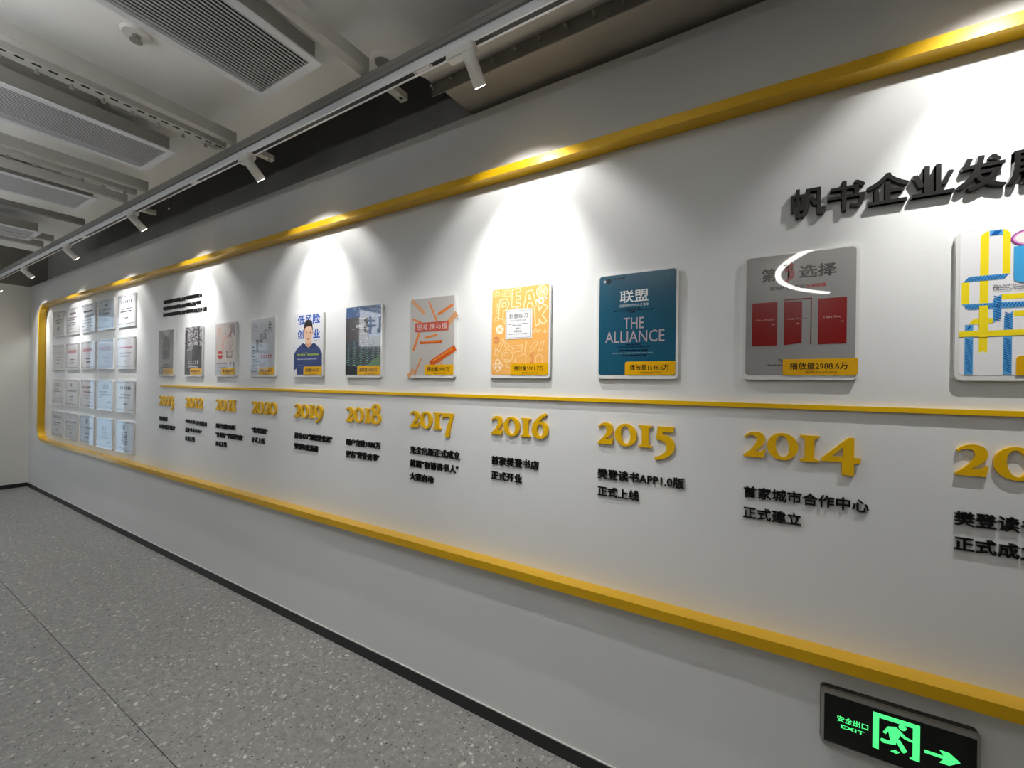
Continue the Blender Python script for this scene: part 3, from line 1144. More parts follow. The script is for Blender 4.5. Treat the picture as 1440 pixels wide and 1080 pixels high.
def d2015(S):
    S.text('联盟', 0.285, 0.715, 0.66, 0.835, (224, 228, 228), bold=0.012, name='title_lettering')
    S.text('互联网时代的人才变革', 0.28, 0.672, 0.665, 0.700, (206, 214, 214), bold=0.006, name='subtitle')
    S.dashes([(0.33, 0.56, 0.650), (0.20, 0.72, 0.632), (0.42, 0.51, 0.614)], (18, 36, 48), seed=3, th=0.010)
    S.text('THE', 0.34, 0.455, 0.605, 0.565, (176, 164, 168), bold=0.0, name='title_lettering')
    S.text('ALLIANCE', 0.09, 0.32, 0.865, 0.435, (180, 164, 168), bold=0.0, name='title_lettering')
    S.text('MANAGING', 0.37, 0.292, 0.575, 0.308, (14, 28, 66), bold=0.03, name='subtitle')
    S.text('TALENT IN THE NETWORKED AGE', 0.25, 0.268, 0.69, 0.283, (14, 28, 66), bold=0.02, name='subtitle')
    S.dashes([(0.28, 0.66, 0.236), (0.32, 0.64, 0.187)], (14, 30, 52), seed=5, th=0.013)
    S.dashes([(0.19, 0.74, 0.210)], (110, 140, 146), seed=6, th=0.012)
    S.rects('publisher_mark', [(0.09, 0.955, 0.16, 0.965), (0.07, 0.94, 0.17, 0.95), (0.10, 0.925, 0.15, 0.935), (0.19, 0.955, 0.35, 0.967)], (12, 22, 30))
    S.poly('publisher_mark', E2(0.075, 0.945, 0.02, 0.014, 12), (170, 176, 178))
    S.text('湛庐文化', 0.87, 0.938, 0.97, 0.958, (80, 120, 130), bold=0, name='fine_print')


def d2016(S):
    W = (252, 226, 176)
    P_ = (250, 214, 158)
    r = random.Random(11)
    S.outline('doodle_letters', [
        # P E A K in double lines
        [(0.12, 0.66), (0.14, 0.87), (0.26, 0.885), (0.32, 0.82), (0.26, 0.75), (0.21, 0.74), (0.20, 0.65)],
        [(0.18, 0.79), (0.19, 0.84), (0.25, 0.84), (0.26, 0.80)],
        [(0.36, 0.78), (0.37, 0.98), (0.52, 0.99), (0.52, 0.95), (0.44, 0.94), (0.44, 0.90), (0.51, 0.90), (0.51, 0.86), (0.44, 0.86), (0.44, 0.82), (0.52, 0.82), (0.52, 0.78)],
        [(0.56, 0.72), (0.62, 0.94), (0.72, 0.95), (0.80, 0.77), (0.73, 0.76), (0.71, 0.81), (0.65, 0.81), (0.63, 0.74)],
        [(0.655, 0.85), (0.67, 0.90), (0.70, 0.85)],
        [(0.78, 0.55), (0.76, 0.76), (0.83, 0.77), (0.84, 0.71), (0.91, 0.78), (0.98, 0.75), (0.89, 0.66), (0.97, 0.59), (0.90, 0.56), (0.84, 0.62), (0.84, 0.56)],
    ], W, t=0.018)
    S.outline('doodles', [
        E2(0.09, 0.95, 0.05, 0.035, 10), E2(0.09, 0.95, 0.025, 0.018, 8), [(0.18, 0.92), (0.20, 0.98), (0.32, 0.98), (0.33, 0.91)],
        [(0.22, 0.93), (0.24, 0.97), (0.29, 0.94)], [(0.04, 0.63), (0.08, 0.69), (0.13, 0.64)], [(0.20, 0.63), (0.24, 0.59), (0.24, 0.65)],
        [(0.07, 0.31), (0.14, 0.28), (0.10, 0.22), (0.06, 0.24)], [(0.10, 0.29), (0.20, 0.42), (0.23, 0.41), (0.15, 0.27)],
        [(0.22, 0.40), (0.26, 0.31), (0.34, 0.33)], [(0.37, 0.33), (0.56, 0.34), (0.55, 0.27), (0.40, 0.26)], [(0.40, 0.30), (0.53, 0.31)],
        E2(0.29, 0.22, 0.10, 0.075, 14), E2(0.27, 0.24, 0.035, 0.025, 8), [(0.24, 0.18), (0.30, 0.14), (0.35, 0.17)],
        [(0.43, 0.16), (0.46, 0.22), (0.52, 0.21), (0.57, 0.24), (0.63, 0.22), (0.62, 0.14), (0.55, 0.12), (0.47, 0.13)],
        [(0.60, 0.25), (0.62, 0.38), (0.64, 0.38)], [(0.70, 0.30), (0.79, 0.38), (0.83, 0.36), (0.74, 0.27), (0.70, 0.26)],
        [(0.84, 0.26), (0.88, 0.36), (0.93, 0.38), (0.90, 0.28)], E2(0.85, 0.17, 0.06, 0.06, 12), [(0.92, 0.47), (0.94, 0.50), (0.96, 0.47)],
        [(0.73, 0.47), (0.78, 0.52), (0.82, 0.47), (0.87, 0.50)], [(0.06, 0.80), (0.09, 0.84), (0.11, 0.79)], [(0.07, 0.72), (0.09, 0.77), (0.12, 0.73)],
        [(0.06, 0.55), (0.10, 0.57)], [(0.33, 0.08), (0.28, 0.12), (0.27, 0.09)],
    ], P_, t=0.011)
    S.outline('doodles', [E2(0.12, 0.11, 0.09, 0.028, 14), [(a * 0.35 + 0.12 - 0 + 0.0, b) for a, b in [(x - 0.12, y) for x, y in E2(0.12, 0.11, 0.12, 0.075, 14)]],
                          [(0.06, 0.17), (0.19, 0.05)], [(0.05, 0.06), (0.18, 0.16)]], (254, 236, 206), t=0.010)
    S.polys('ball', [E2(0.15, 0.53, 0.075, 0.055, 16), E2(0.88, 0.92, 0.095, 0.075, 18)], (253, 240, 214))
    S.polys('ball_seams', [E2(0.15, 0.53, 0.025, 0.018, 6), E2(0.11, 0.555, 0.013, 0.010, 5), E2(0.19, 0.555, 0.013, 0.010, 5), E2(0.11, 0.505, 0.013, 0.010, 5),
                           E2(0.19, 0.505, 0.013, 0.010, 5), E2(0.88, 0.92, 0.085, 0.067, 18)], (246, 196, 120))
    S.outline('ball_seams', [[(0.80, 0.90), (0.96, 0.94)], [(0.86, 0.985), (0.90, 0.855)], [(0.82, 0.96), (0.86, 0.92), (0.84, 0.87)], [(0.94, 0.97), (0.90, 0.92), (0.945, 0.88)]], (253, 240, 214), t=0.010, closed=False)
    S.polys('gear', [E2(0.87, 0.82, 0.055, 0.042, 8), E2(0.80, 0.825, 0.02, 0.014, 6), E2(0.95, 0.845, 0.02, 0.014, 6)], (254, 244, 224))
    S.poly('gear_hole', E2(0.87, 0.82, 0.026, 0.02, 10), (246, 196, 120))
    S.outline('music_note', [[(0.70, 0.13), (0.75, 0.13), (0.73, 0.20), (0.71, 0.22), (0.78, 0.25)], E2(0.725, 0.125, 0.03, 0.02, 8), E2(0.09, 0.41, 0.05, 0.032, 10), [(0.06, 0.42), (0.10, 0.42), (0.11, 0.40)]], (214, 130, 90), t=0.012, closed=False)
    S.poly('title_card', [(0.255, 0.41), (0.725, 0.41), (0.725, 0.745), (0.50, 0.755), (0.46, 0.768), (0.42, 0.755), (0.255, 0.745)], (236, 236, 236))
    S.outline('card_border', [[(0.275, 0.425), (0.705, 0.425), (0.705, 0.73), (0.275, 0.73)]], (110, 112, 118), t=0.005)
    S.text('刻意练习', 0.32, 0.645, 0.645, 0.70, (72, 74, 78), bold=0.006, name='title_lettering')
    S.text('如何从新手到大师', 0.35, 0.610, 0.61, 0.630, (90, 92, 98), bold=0.0, name='subtitle')
    S.dashes([(0.31, 0.66, 0.578), (0.38, 0.55, 0.562), (0.44, 0.52, 0.530), (0.32, 0.64, 0.464)], (120, 122, 128), seed=9, th=0.008)
    S.text('PEAK', 0.42, 0.487, 0.55, 0.510, (96, 98, 104), bold=0.0, name='title_lettering')


def d2017(S):
    O, O2 = (226, 128, 54), (206, 92, 28)
    S.bars('faint_pencil', [(0.18, 0.90, 0.40, 0.07, -40), (0.94, 0.70, 0.30, 0.10, 40), (0.03, 0.02, 0.20, 0.08, 40)], (214, 158, 112))
    S.bars('pencil', [(0.53, 0.82, 0.40, 0.035, -62), (0.81, 0.83, 0.36, 0.05, 24), (0.17, 0.71, 0.26, 0.035, -20), (0.15, 0.44, 0.34, 0.055, 66),
                      (0.19, 0.10, 0.34, 0.028, 62), (0.70, 0.16, 0.18, 0.02, -35), (0.49, 0.50, 0.29, 0.035, 8)], O)
    S.bars('pencil', [(0.49, 0.425, 0.50, 0.055, 0), (0.76, 0.24, 0.62, 0.11, 26)], O2)
    S.bars('pencil_shading', [(0.49, 0.432, 0.44, 0.014, 0), (0.76, 0.255, 0.5, 0.025, 26)], (232, 140, 60))
    S.rects('title_band', [(0.12, 0.565, 0.885, 0.685)], (190, 84, 66))
    S.text('思考,快与慢', 0.165, 0.585, 0.86, 0.665, (222, 206, 198), bold=0.0, name='title_lettering')


def d2018(S):
    r = random.Random(4)
    S.rects('night_sky', [(0.0, 0.55, 1.0, 1.0)], (42, 84, 136))
    S.polys('star', [E2(r.uniform(0.02, 0.98), r.uniform(0.72, 0.985), s, s * 0.74, 8) for s in [0.006] * 46 + [0.011] * 12 + [0.022, 0.018]], (186, 206, 224))
    S.polys('star_haze', [E2(r.uniform(0.02, 0.98), r.uniform(0.72, 0.985), 0.03, 0.012, 8) for _ in range(16)], (74, 122, 176))
    tr_ = []
    for k, u in enumerate((0.08, 0.26, 0.45, 0.63, 0.80, 0.95)):
        top = 0.56 if k else 0.50
        for q in range(12):
            v = top - 0.03 - q * 0.035
            s = 0.015 + 0.010 * q
            tr_.append([(u - s, v - 0.02), (u, v + 0.012), (u + 0.006, v - 0.008)])
            tr_.append([(u + s * 0.9, v - 0.028), (u + 0.004, v + 0.008), (u - 0.004, v - 0.012)])
    S.polys('fir_tree', tr_, (112, 142, 126))
    bl = [(r.uniform(0.02, 0.98), r.uniform(0.03, 0.5), r.uniform(0.03, 0.09), 0.009, r.uniform(-60, 60)) for _ in range(90)]
    S.bars('foliage', bl[:45], (44, 74, 62))
    S.bars('foliage', bl[45:], (34, 66, 112))
    S.polys('foliage', [[(0.55, 0.06), (0.75, 0.20), (1.0, 0.27), (1.0, 0.14), (0.7, 0.12)]], (96, 132, 96))
    S.polys('foliage', [[(0.0, 0.0), (0.0, 0.16), (0.2, 0.12), (0.42, 0.03), (0.42, 0.0)]], (22, 38, 44))
    S.rects('title_panel', [(0.0, 0.495, 0.66, 0.845)], (56, 52, 56))
    S.rects('title_panel_mark', [(0.04, 0.54, 0.34, 0.60)], (74, 42, 52))
    S.text('□□与□□'.replace('□', '二'), 0.30, 0.69, 0.62, 0.735, (226, 226, 226), bold=0.02, name='title_lettering') if False else None
    S.rects('title_lettering', [(0.30 + 0.065 * k, 0.695, 0.353 + 0.065 * k, 0.705) for k in range(5)] + [(0.30 + 0.065 * k, 0.722, 0.353 + 0.065 * k, 0.732) for k in range(5)]
            + [(0.305 + 0.065 * k, 0.695, 0.317 + 0.065 * k, 0.735) for k in range(5)] + [(0.335 + 0.065 * k, 0.695, 0.345 + 0.065 * k, 0.735) for k in (0, 1, 3, 4)], (220, 220, 222))
    S.dashes([(0.34, 0.60, 0.82), (0.18, 0.62, 0.672)], (196, 196, 200), seed=8, th=0.010)
    S.dashes([(0.24, 0.62, 0.775), (0.24, 0.56, 0.635), (0.30, 0.60, 0.60), (0.42, 0.62, 0.56)], (122, 120, 124), seed=12, th=0.008)
    S.rects('publisher_mark', [(0.60, 0.515, 0.645, 0.535)], (190, 190, 190))


def d2019(S):
    bl_ = (44, 92, 180)
    S.text('低风险', 0.12, 0.815, 0.92, 0.975, bl_, bold=0.03, name='title_lettering')
    S.text('创', 0.12, 0.585, 0.36, 0.735, bl_, bold=0.03, name='title_lettering')
    S.text('业', 0.68, 0.585, 0.92, 0.735, bl_, bold=0.03, name='title_lettering')
    S.poly('hoodie', [(0.0, 0.06), (0.0, 0.34), (0.10, 0.42), (0.28, 0.50), (0.34, 0.515), (0.44, 0.46), (0.53, 0.44), (0.62, 0.47), (0.70, 0.51), (0.78, 0.49), (0.92, 0.42),
                      (1.0, 0.33), (1.0, 0.12), (0.86, 0.11), (0.86, 0.0), (0.12, 0.0), (0.10, 0.10)], (58, 74, 122))
    S.polys('hood', [[(0.34, 0.515), (0.44, 0.46), (0.48, 0.42), (0.36, 0.43), (0.28, 0.49)], [(0.62, 0.47), (0.70, 0.51), (0.78, 0.49), (0.72, 0.43), (0.58, 0.42)]], (44, 58, 100))
    S.poly('neck', [(0.42, 0.56), (0.63, 0.56), (0.64, 0.48), (0.53, 0.435), (0.42, 0.475)], (206, 160, 132))
    S.poly('face', [(0.37, 0.70), (0.385, 0.61), (0.42, 0.545), (0.48, 0.50), (0.55, 0.495), (0.61, 0.53), (0.645, 0.59), (0.665, 0.70), (0.655, 0.78), (0.52, 0.83), (0.40, 0.79)], (232, 192, 164))
    S.polys('ear', [E2(0.37, 0.67, 0.02, 0.03, 8), E2(0.668, 0.665, 0.02, 0.03, 8)], (222, 176, 148))
    S.poly('hair', [(0.365, 0.70), (0.36, 0.80), (0.41, 0.865), (0.50, 0.895), (0.60, 0.875), (0.66, 0.82), (0.675, 0.72), (0.655, 0.70), (0.645, 0.76), (0.58, 0.785), (0.46, 0.775), (0.39, 0.755), (0.385, 0.70)], (40, 32, 30))
    S.rects('eyebrow', [(0.415, 0.700, 0.485, 0.708), (0.555, 0.700, 0.625, 0.708)], (60, 44, 38))
    S.polys('eye', [E2(0.455, 0.680, 0.026, 0.008, 8), E2(0.59, 0.680, 0.026, 0.008, 8)], (50, 36, 34))
    S.polys('nose', [[(0.505, 0.625), (0.55, 0.625), (0.53, 0.66)]], (206, 156, 130))
    S.polys('mouth', [E2(0.525, 0.575, 0.045, 0.010, 10)], (184, 100, 92))
    S.dashes([(0.12, 0.42, 0.31), (0.50, 0.90, 0.31)], (150, 170, 90), seed=2, th=0.035)
    S.text('7', 0.43, 0.30, 0.48, 0.365, (160, 180, 90), bold=0.02, name='subtitle')
    S.dashes([(0.12, 0.84, 0.245)], (170, 182, 204), seed=13, th=0.016)
    S.dashes([(0.12, 0.36, 0.15), (0.12, 0.36, 0.11), (0.12, 0.34, 0.07)], (110, 124, 160), seed=14, th=0.01)
    S.dashes([(0.74, 0.82, 0.545), (0.88, 0.91, 0.545)], (110, 112, 130), seed=15, th=0.012)


def d2020(S):
    K = (64, 64, 66)
    S.poly('bowl_picture', [(0.34, 0.20), (0.72, 0.25), (0.66, 0.14), (0.55, 0.04), (0.42, 0.02)], (168, 168, 172))
    S.text('自', 0.04, 0.31, 0.17, 0.53, K, bold=0.0, name='title_lettering')
    S.text('夏', 0.20, 0.41, 0.34, 0.62, K, bold=0.0, name='title_lettering')
    S.text('里', 0.36, 0.58, 0.50, 0.72, K, bold=0.0, name='title_lettering')
    S.text('土', 0.36, 0.50, 0.50, 0.57, K, bold=0.0, name='title_lettering')
    S.text('成', 0.52, 0.62, 0.67, 0.82, (110, 110, 114), bold=0.0, name='title_lettering')
    S.text('片', 0.72, 0.74, 0.88, 0.94, (84, 84, 88), bold=0.0, name='title_lettering')
    S.rects('red_lettering', [(0.42 + 0.1 * k, 0.335, 0.50 + 0.1 * k, 0.345) for k in range(5)] + [(0.42 + 0.1 * k, 0.305, 0.50 + 0.1 * k, 0.313) for k in range(5)]
            + [(0.45 + 0.1 * k, 0.29, 0.465 + 0.1 * k, 0.36) for k in range(5)], (176, 62, 74))
    S.dashes([(0.04, 0.26, 0.265), (0.04, 0.38, 0.232), (0.04, 0.28, 0.20), (0.04, 0.30, 0.17), (0.04, 0.22, 0.135), (0.04, 0.27, 0.11), (0.04, 0.3, 0.085), (0.04, 0.26, 0.05)], (104, 106, 110), seed=16, th=0.012)
    S.dashes([(0.12, 0.26, 0.86), (0.12, 0.18, 0.90), (0.12, 0.18, 0.80)], (110, 112, 116), seed=17, th=0.012)
    S.bars('thin_line', [(0.46, 0.89, 0.14, 0.008, 50), (0.05, 0.82, 0.22, 0.006, 90)], (120, 122, 126))


def d2021(S):
    r = random.Random(21)
    S.polys('pink_wash', [E2(r.uniform(0.1, 0.6), r.uniform(0.45, 0.95), 0.12, 0.07, 10) for _ in range(5)], (226, 198, 186))
    S.rects('lower_page', [(0.0, 0.0, 1.0, 0.24)], (206, 206, 210))
    S.bars('brush_marks', [(r.uniform(0.08, 0.9), r.uniform(0.36, 0.95), r.uniform(0.04, 0.16), 0.010, r.uniform(40, 120)) for _ in range(50)], (214, 142, 124))
    S.bars('branch', [(0.80, 0.80, 0.30, 0.04, 70), (0.70, 0.76, 0.24, 0.03, 50), (0.92, 0.80, 0.20, 0.03, -50), (0.86, 0.93, 0.18, 0.02, 80)], (146, 84, 78))
    S.polys('figure', [[(0.72, 0.98), (0.98, 0.98), (0.98, 0.74), (0.90, 0.78), (0.78, 0.86)]], (148, 134, 134))
    S.poly('seal', E2(0.26, 0.385, 0.13, 0.085, 20), (186, 52, 48))
    S.rects('seal_band', [(0.13, 0.385, 0.39, 0.405)], (232, 206, 200))
    S.rects('brush_lettering', [(0.58, 0.34, 0.63, 0.46), (0.58, 0.33, 0.86, 0.345), (0.84, 0.33, 0.87, 0.46), (0.74, 0.40, 0.76, 0.56)], (132, 110, 110))
    S.rects('crack_line', [(0.04, 0.392, 0.98, 0.397)], (240, 236, 232))
    S.dashes([(0.08, 0.62, 0.205), (0.20, 0.52, 0.165), (0.14, 0.58, 0.13)], (120, 122, 130), seed=22, th=0.014)
    S.dashes([(0.12, 0.36, 0.09), (0.12, 0.34, 0.06), (0.12, 0.30, 0.03)], (160, 162, 168), seed=23, th=0.010)
    S.rects('side_lettering', [(0.80, 0.18, 0.83, 0.24), (0.92, 0.14, 0.97, 0.24)], (120, 116, 120))


def d2022(S):
    r = random.Random(31)
    S.rects('sky_picture', [(0.0, 0.60, 1.0, 1.0)], (176, 172, 176))
    S.polys('foliage', [E2(r.uniform(0.0, 1.0), r.uniform(0.62, 1.0), r.uniform(0.02, 0.05), r.uniform(0.01, 0.03), 6) for _ in range(70)], (92, 90, 92))
    S.polys('foliage', [E2(r.uniform(0.0, 1.0), r.uniform(0.66, 1.0), r.uniform(0.01, 0.03), r.uniform(0.01, 0.02), 6) for _ in range(60)], (48, 47, 49))
    S.rects('tree_trunk', [(0.78, 0.40, 0.86, 0.98), (0.02, 0.62, 0.14, 0.95)], (44, 43, 45))
    S.poly('house_roof', [(0.08, 0.52), (0.30, 0.60), (0.60, 0.72), (0.52, 0.56), (0.40, 0.50), (0.14, 0.50)], (146, 145, 146))
    S.rects('house_wall', [(0.12, 0.30, 0.46, 0.50)], (104, 104, 108))
    S.rects('house_door', [(0.50, 0.32, 0.74, 0.62)], (56, 60, 62))
    S.rects('title_lettering', [(0.24 + 0.125 * k, 0.225, 0.33 + 0.125 * k, 0.238) for k in range(5)] + [(0.24 + 0.125 * k, 0.275, 0.33 + 0.125 * k, 0.288) for k in range(5)]
            + [(0.265 + 0.125 * k, 0.22, 0.285 + 0.125 * k, 0.30) for k in range(5)], (218, 218, 220))
    S.polys('pale_rock', [[(0.1, 0.14), (0.3, 0.20), (0.8, 0.18), (0.84, 0.14)]], (146, 144, 146))
    S.dashes([(0.28, 0.80, 0.165)], (200, 200, 202), seed=32, th=0.012)


def d2023(S):
    S.poly('light_patch', [(0.25, 0.98), (0.85, 0.98), (0.55, 0.86)], (158, 156, 154))
    S.poly('portrait_oval', E2(0.50, 0.60, 0.27, 0.26, 26), (62, 59, 56))
    lo = [E2(0.50 + 0.01 * k, 0.60 + 0.012 * k, 0.24 - 0.05 * k, 0.225 - 0.045 * k, 18) for k in range(4)]
    S.outline('portrait_lines', lo, (112, 108, 104), t=0.022)
    S.polys('portrait_beard', [[(0.24, 0.36), (0.30, 0.50), (0.50, 0.54), (0.72, 0.50), (0.76, 0.36), (0.66, 0.38), (0.60, 0.35), (0.48, 0.38), (0.38, 0.35)]], (52, 50, 48))
    S.dashes([(0.30, 0.66, 0.225), (0.18, 0.76, 0.19), (0.16, 0.76, 0.155)], (82, 80, 78), seed=41, th=0.014)
    S.rects('small_mark', [(0.24, 0.295, 0.30, 0.305)], (90, 88, 86))


cover('2013', 'white book cover with yellow and striped blue ribbons, cut off at the right', (238, 238, 240), d2013)
cover('2014', 'pale grey book cover with three red doors, a ring of light reflected in it', (150, 148, 147), d2014, '2988.6万', label_w=0.189, label_full=True)
cover('2015', 'teal book cover with white and grey lettering', (26, 84, 108), d2015, '1549.6万')
cover('2016', 'orange book cover with white doodles and a white title card', (240, 178, 98), d2016, '5901.7万', label_w=0.186)
cover('2017', 'grey book cover with scattered orange pencils and a red title band', (188, 184, 178), d2017, '2951万', label_w=0.186)
cover('2018', 'dark blue book cover with a starry sky, fir trees and a dark title panel', (28, 46, 62), d2018, '3268.2万', label_w=0.186)
cover('2019', 'white book cover with blue title and a man in a navy hoodie', (226, 228, 232), d2019, '4232.6万', label_w=0.182)
cover('2020', 'pale silver book cover with thin grey characters stepping up to the right', (186, 188, 192), d2020, '3000万', label_w=0.186)
cover('2021', 'pale pinkish book cover with brush marks and a round red seal', (216, 206, 200), d2021, '2600万', label_w=0.19)
cover('2022', 'black and white book cover with a tiled house roof among trees', (58, 58, 62), d2022, '3106万', label_w=0.19)
cover('2023', 'dark grey book cover with a black oval portrait, leftmost of the covers', (124, 122, 120), d2023, '1000万', label_w=0.19)

# ------------------------------------------------------------------ certificates
CX = [-5.632, -6.179, -6.726, -7.273, -7.820]
CZs = [2.066, 1.645, 1.212, 0.811]
ordc = ['first', 'second', 'third', 'fourth', 'fifth']
rown = ['top row', 'second row', 'third row', 'bottom row']
DK = (74, 74, 80)
RD = (172, 78, 84)
design = {  # bluish papers have window light painted into their colour
    (0, 0): ('heading of spaced characters', (222, 224, 230), DK, 'spaced'), (0, 1): ('a faint painted blue sheen and small heading', (184, 200, 214), DK, 'small'),
    (0, 2): ('faint heading and two ruled lines', (214, 220, 228), DK, 'rules'), (0, 3): ('dark heading over a text paragraph', (206, 206, 210), DK, 'para'),
    (0, 4): ('small centred heading', (212, 214, 216), DK, 'small'),
    (1, 0): ('thin red heading', (222, 220, 224), (186, 110, 114), 'thin'), (1, 1): ('bold red band on a grey ground', (168, 170, 176), RD, 'band'),
    (1, 2): ('pale red heading', (222, 220, 224), (196, 130, 134), 'band'), (1, 3): ('deep red heading', (218, 214, 220), RD, 'band'),
    (1, 4): ('faint pink heading line', (216, 216, 222), (196, 150, 154), 'thin'),
    (2, 0): ('wide spaced heading', (220, 222, 226), DK, 'spaced'), (2, 1): ('tall dark heading characters', (190, 196, 206), DK, 'tall'),
    (2, 2): ('red heading over a ruled line', (220, 218, 222), (170, 100, 100), 'rules'), (2, 3): ('small black emblem at the top', (210, 212, 218), DK, 'emblem'),
    (2, 4): ('four tall heading characters', (208, 212, 218), DK, 'tall'),
    (3, 0): ('oval emblem over a column of text', (206, 220, 236), (70, 84, 104), 'column'), (3, 1): ('two dark heading characters on a painted blue sheen', (180, 200, 220), DK, 'two'),
    (3, 2): ('small emblem over spaced heading', (196, 212, 228), DK, 'emblem'), (3, 3): ('heading over a line of red text', (196, 200, 210), (110, 90, 98), 'thin'),
    (3, 4): ('spaced heading over two text lines', (196, 204, 212), DK, 'spaced'),
}
CW, CH = 0.445, 0.322
for r_ in range(4):
    for c_ in range(5):
        desc, paper, ink, kind = design[(r_, c_)]
        t = thing('certificate_plaque', 'framed certificate with %s, %s, %s from the right' % (desc, rown[r_], ordc[c_]), 'certificate',
                  (CX[c_], 0, CZs[r_]), 'certificates on the left of the wall')
        bm = bmesh.new()
        slab(bm, rrect(0, 0, CW, CH, 0.008, 4), -0.014, 0.0)
        put('acrylic_block', bm, M_ACRYL, t)
        bm = bmesh.new()
        slab(bm, rrect(0.008, 0.018, CW - 0.008, CH - 0.004, 0.006, 3), -0.0146, -0.0139)
        sh = put('certificate_paper', bm, pm(paper), t)
        S = Sheet(sh, 0.008, 0.018, CW - 0.016, CH - 0.022, -0.0146)
        S.outline('border_line', [[(0.03, 0.045), (0.97, 0.045), (0.97, 0.955), (0.03, 0.955)]], (96, 98, 104), t=0.010)
        S.polys('border_corner', [[(0.02, 0.03), (0.08, 0.03), (0.02, 0.11)], [(0.98, 0.03), (0.92, 0.03), (0.98, 0.11)], [(0.02, 0.97), (0.08, 0.97), (0.02, 0.89)], [(0.98, 0.97), (0.92, 0.97), (0.98, 0.89)]], (96, 98, 104))
        sd = r_ * 7 + c_
        if kind == 'spaced':
            S.rects('heading', [(0.22 + 0.11 * k, 0.72, 0.28 + 0.11 * k, 0.82) for k in range(6)], ink)
            S.dashes([(0.25, 0.85, 0.52), (0.18, 0.80, 0.43), (0.42, 0.62, 0.22)], DK, seed=sd, th=0.04)
        elif kind == 'small':
            S.rects('heading', [(0.40, 0.78, 0.60, 0.84)], ink)
            S.dashes([(0.28, 0.85, 0.63), (0.32, 0.72, 0.50), (0.38, 0.66, 0.30), (0.38, 0.66, 0.23)], DK, seed=sd, th=0.045)
        elif kind == 'rules':
            S.dashes([(0.14, 0.82, 0.70), (0.22, 0.90, 0.52)], ink, seed=sd, th=0.07, name='heading')
            S.dashes([(0.08, 0.92, 0.40), (0.08, 0.92, 0.30)], (120, 122, 128), seed=sd + 3, th=0.018)
            S.rects('seal', [(0.10, 0.16, 0.18, 0.20), (0.66, 0.16, 0.84, 0.19)], DK)
        elif kind == 'para':
            S.rects('heading', [(0.25, 0.74, 0.80, 0.82)], (120, 100, 108))
            S.dashes([(0.12, 0.88, 0.60), (0.08, 0.70, 0.52), (0.14, 0.80, 0.40), (0.10, 0.78, 0.32), (0.12, 0.50, 0.18)], DK, seed=sd, th=0.028)
        elif kind == 'band':
            S.rects('heading', [(0.14 + 0.10 * k, 0.62, 0.23 + 0.10 * k, 0.74) for k in range(7)], ink)
            S.dashes([(0.36, 0.72, 0.34), (0.40, 0.68, 0.22)], DK, seed=sd, th=0.04)
        elif kind == 'thin':
            S.dashes([(0.08, 0.90, 0.64)], ink, seed=sd, th=0.05, name='heading')
            S.dashes([(0.18, 0.82, 0.46), (0.22, 0.78, 0.36), (0.40, 0.62, 0.20)], (130, 124, 130), seed=sd + 5, th=0.04)
        elif kind == 'tall':
            S.rects('heading', [(0.26 + 0.13 * k, 0.70, 0.34 + 0.13 * k, 0.86) for k in range(4)], ink)
            S.dashes([(0.14, 0.62, 0.58), (0.16, 0.88, 0.48), (0.12, 0.28, 0.40), (0.70, 0.88, 0.22)], DK, seed=sd, th=0.05)
        elif kind == 'emblem':
            S.poly('emblem', E2(0.48, 0.80, 0.05, 0.09, 12), ink)
            S.dashes([(0.14, 0.90, 0.54), (0.36, 0.68, 0.32), (0.38, 0.66, 0.18)], DK, seed=sd, th=0.045)
        elif kind == 'two':
            S.rects('heading', [(0.38, 0.58, 0.47, 0.72), (0.55, 0.58, 0.62, 0.72)], ink)
            S.dashes([(0.30, 0.76, 0.48), (0.38, 0.62, 0.38), (0.18, 0.86, 0.30), (0.66, 0.92, 0.16)], DK, seed=sd, th=0.035)
        elif kind == 'column':
            S.poly('emblem', E2(0.46, 0.80, 0.07, 0.10, 14), ink)
            S.dashes([(0.34 - 0.02 * (k % 2), 0.66, 0.62 - 0.055 * k) for k in range(8)], ink, seed=sd, th=0.03)
            S.dashes([(0.14, 0.80, 0.10)], (130, 140, 156), seed=sd, th=0.02)

# ------------------------------------------------------------------ exit sign
ex = thing('exit_sign', 'black and green illuminated exit sign with running figure and arrow, low on the wall', 'exit sign', (0.172, 0, 0.462))
EW, EH = 0.345, 0.176
bm = bmesh.new()
fo_ = rrect(0, 0, EW, EH, 0.012, 5)
slab(bm, fo_, -0.020, 0.0)
put('sign_body', bm, mat('exit_body_dark', (40, 40, 40), rough=0.5), ex)
bm = bmesh.new()
io = rrect(0.008, 0.012, EW - 0.008, EH - 0.016, 0.004, 5)
A = [bm.verts.new((x, -0.020, z)) for x, z in fo_]
A2 = [bm.verts.new((x, -0.027, z)) for x, z in rrect(0.003, 0.003, EW - 0.003, EH - 0.003, 0.011, 5)]
B2 = [bm.verts.new((x, -0.027, z)) for x, z in io]
B = [bm.verts.new((x, -0.020, z)) for x, z in io]
n = len(A)
for i in range(n):
    j = (i + 1) % n
    bm.faces.new((A[i], A[j], A2[j], A2[i]))
    bm.faces.new((A2[i], A2[j], B2[j], B2[i]))
    bm.faces.new((B2[i], B2[j], B[j], B[i]))
put('sign_frame', bm, M_EXITF, ex)
bm = bmesh.new()
slab(bm, io, -0.0215, -0.0195)
face = put('sign_face', bm, M_EXITB, ex)
ES = Sheet(face, 0.006, 0.004, 1.0, 1.0, -0.0216)
g = (60, 230, 120)
ES.rects('door_pictogram', [(0.117, 0.037, 0.131, 0.142), (0.131, 0.129, 0.204, 0.142), (0.204, 0.040, 0.219, 0.142), (0.198, 0.040, 0.204, 0.046)], g, M_EXITG)
ES.poly('figure_head', E2(0.182, 0.1215, 0.0085, 0.0085, 16), g, M_EXITG)
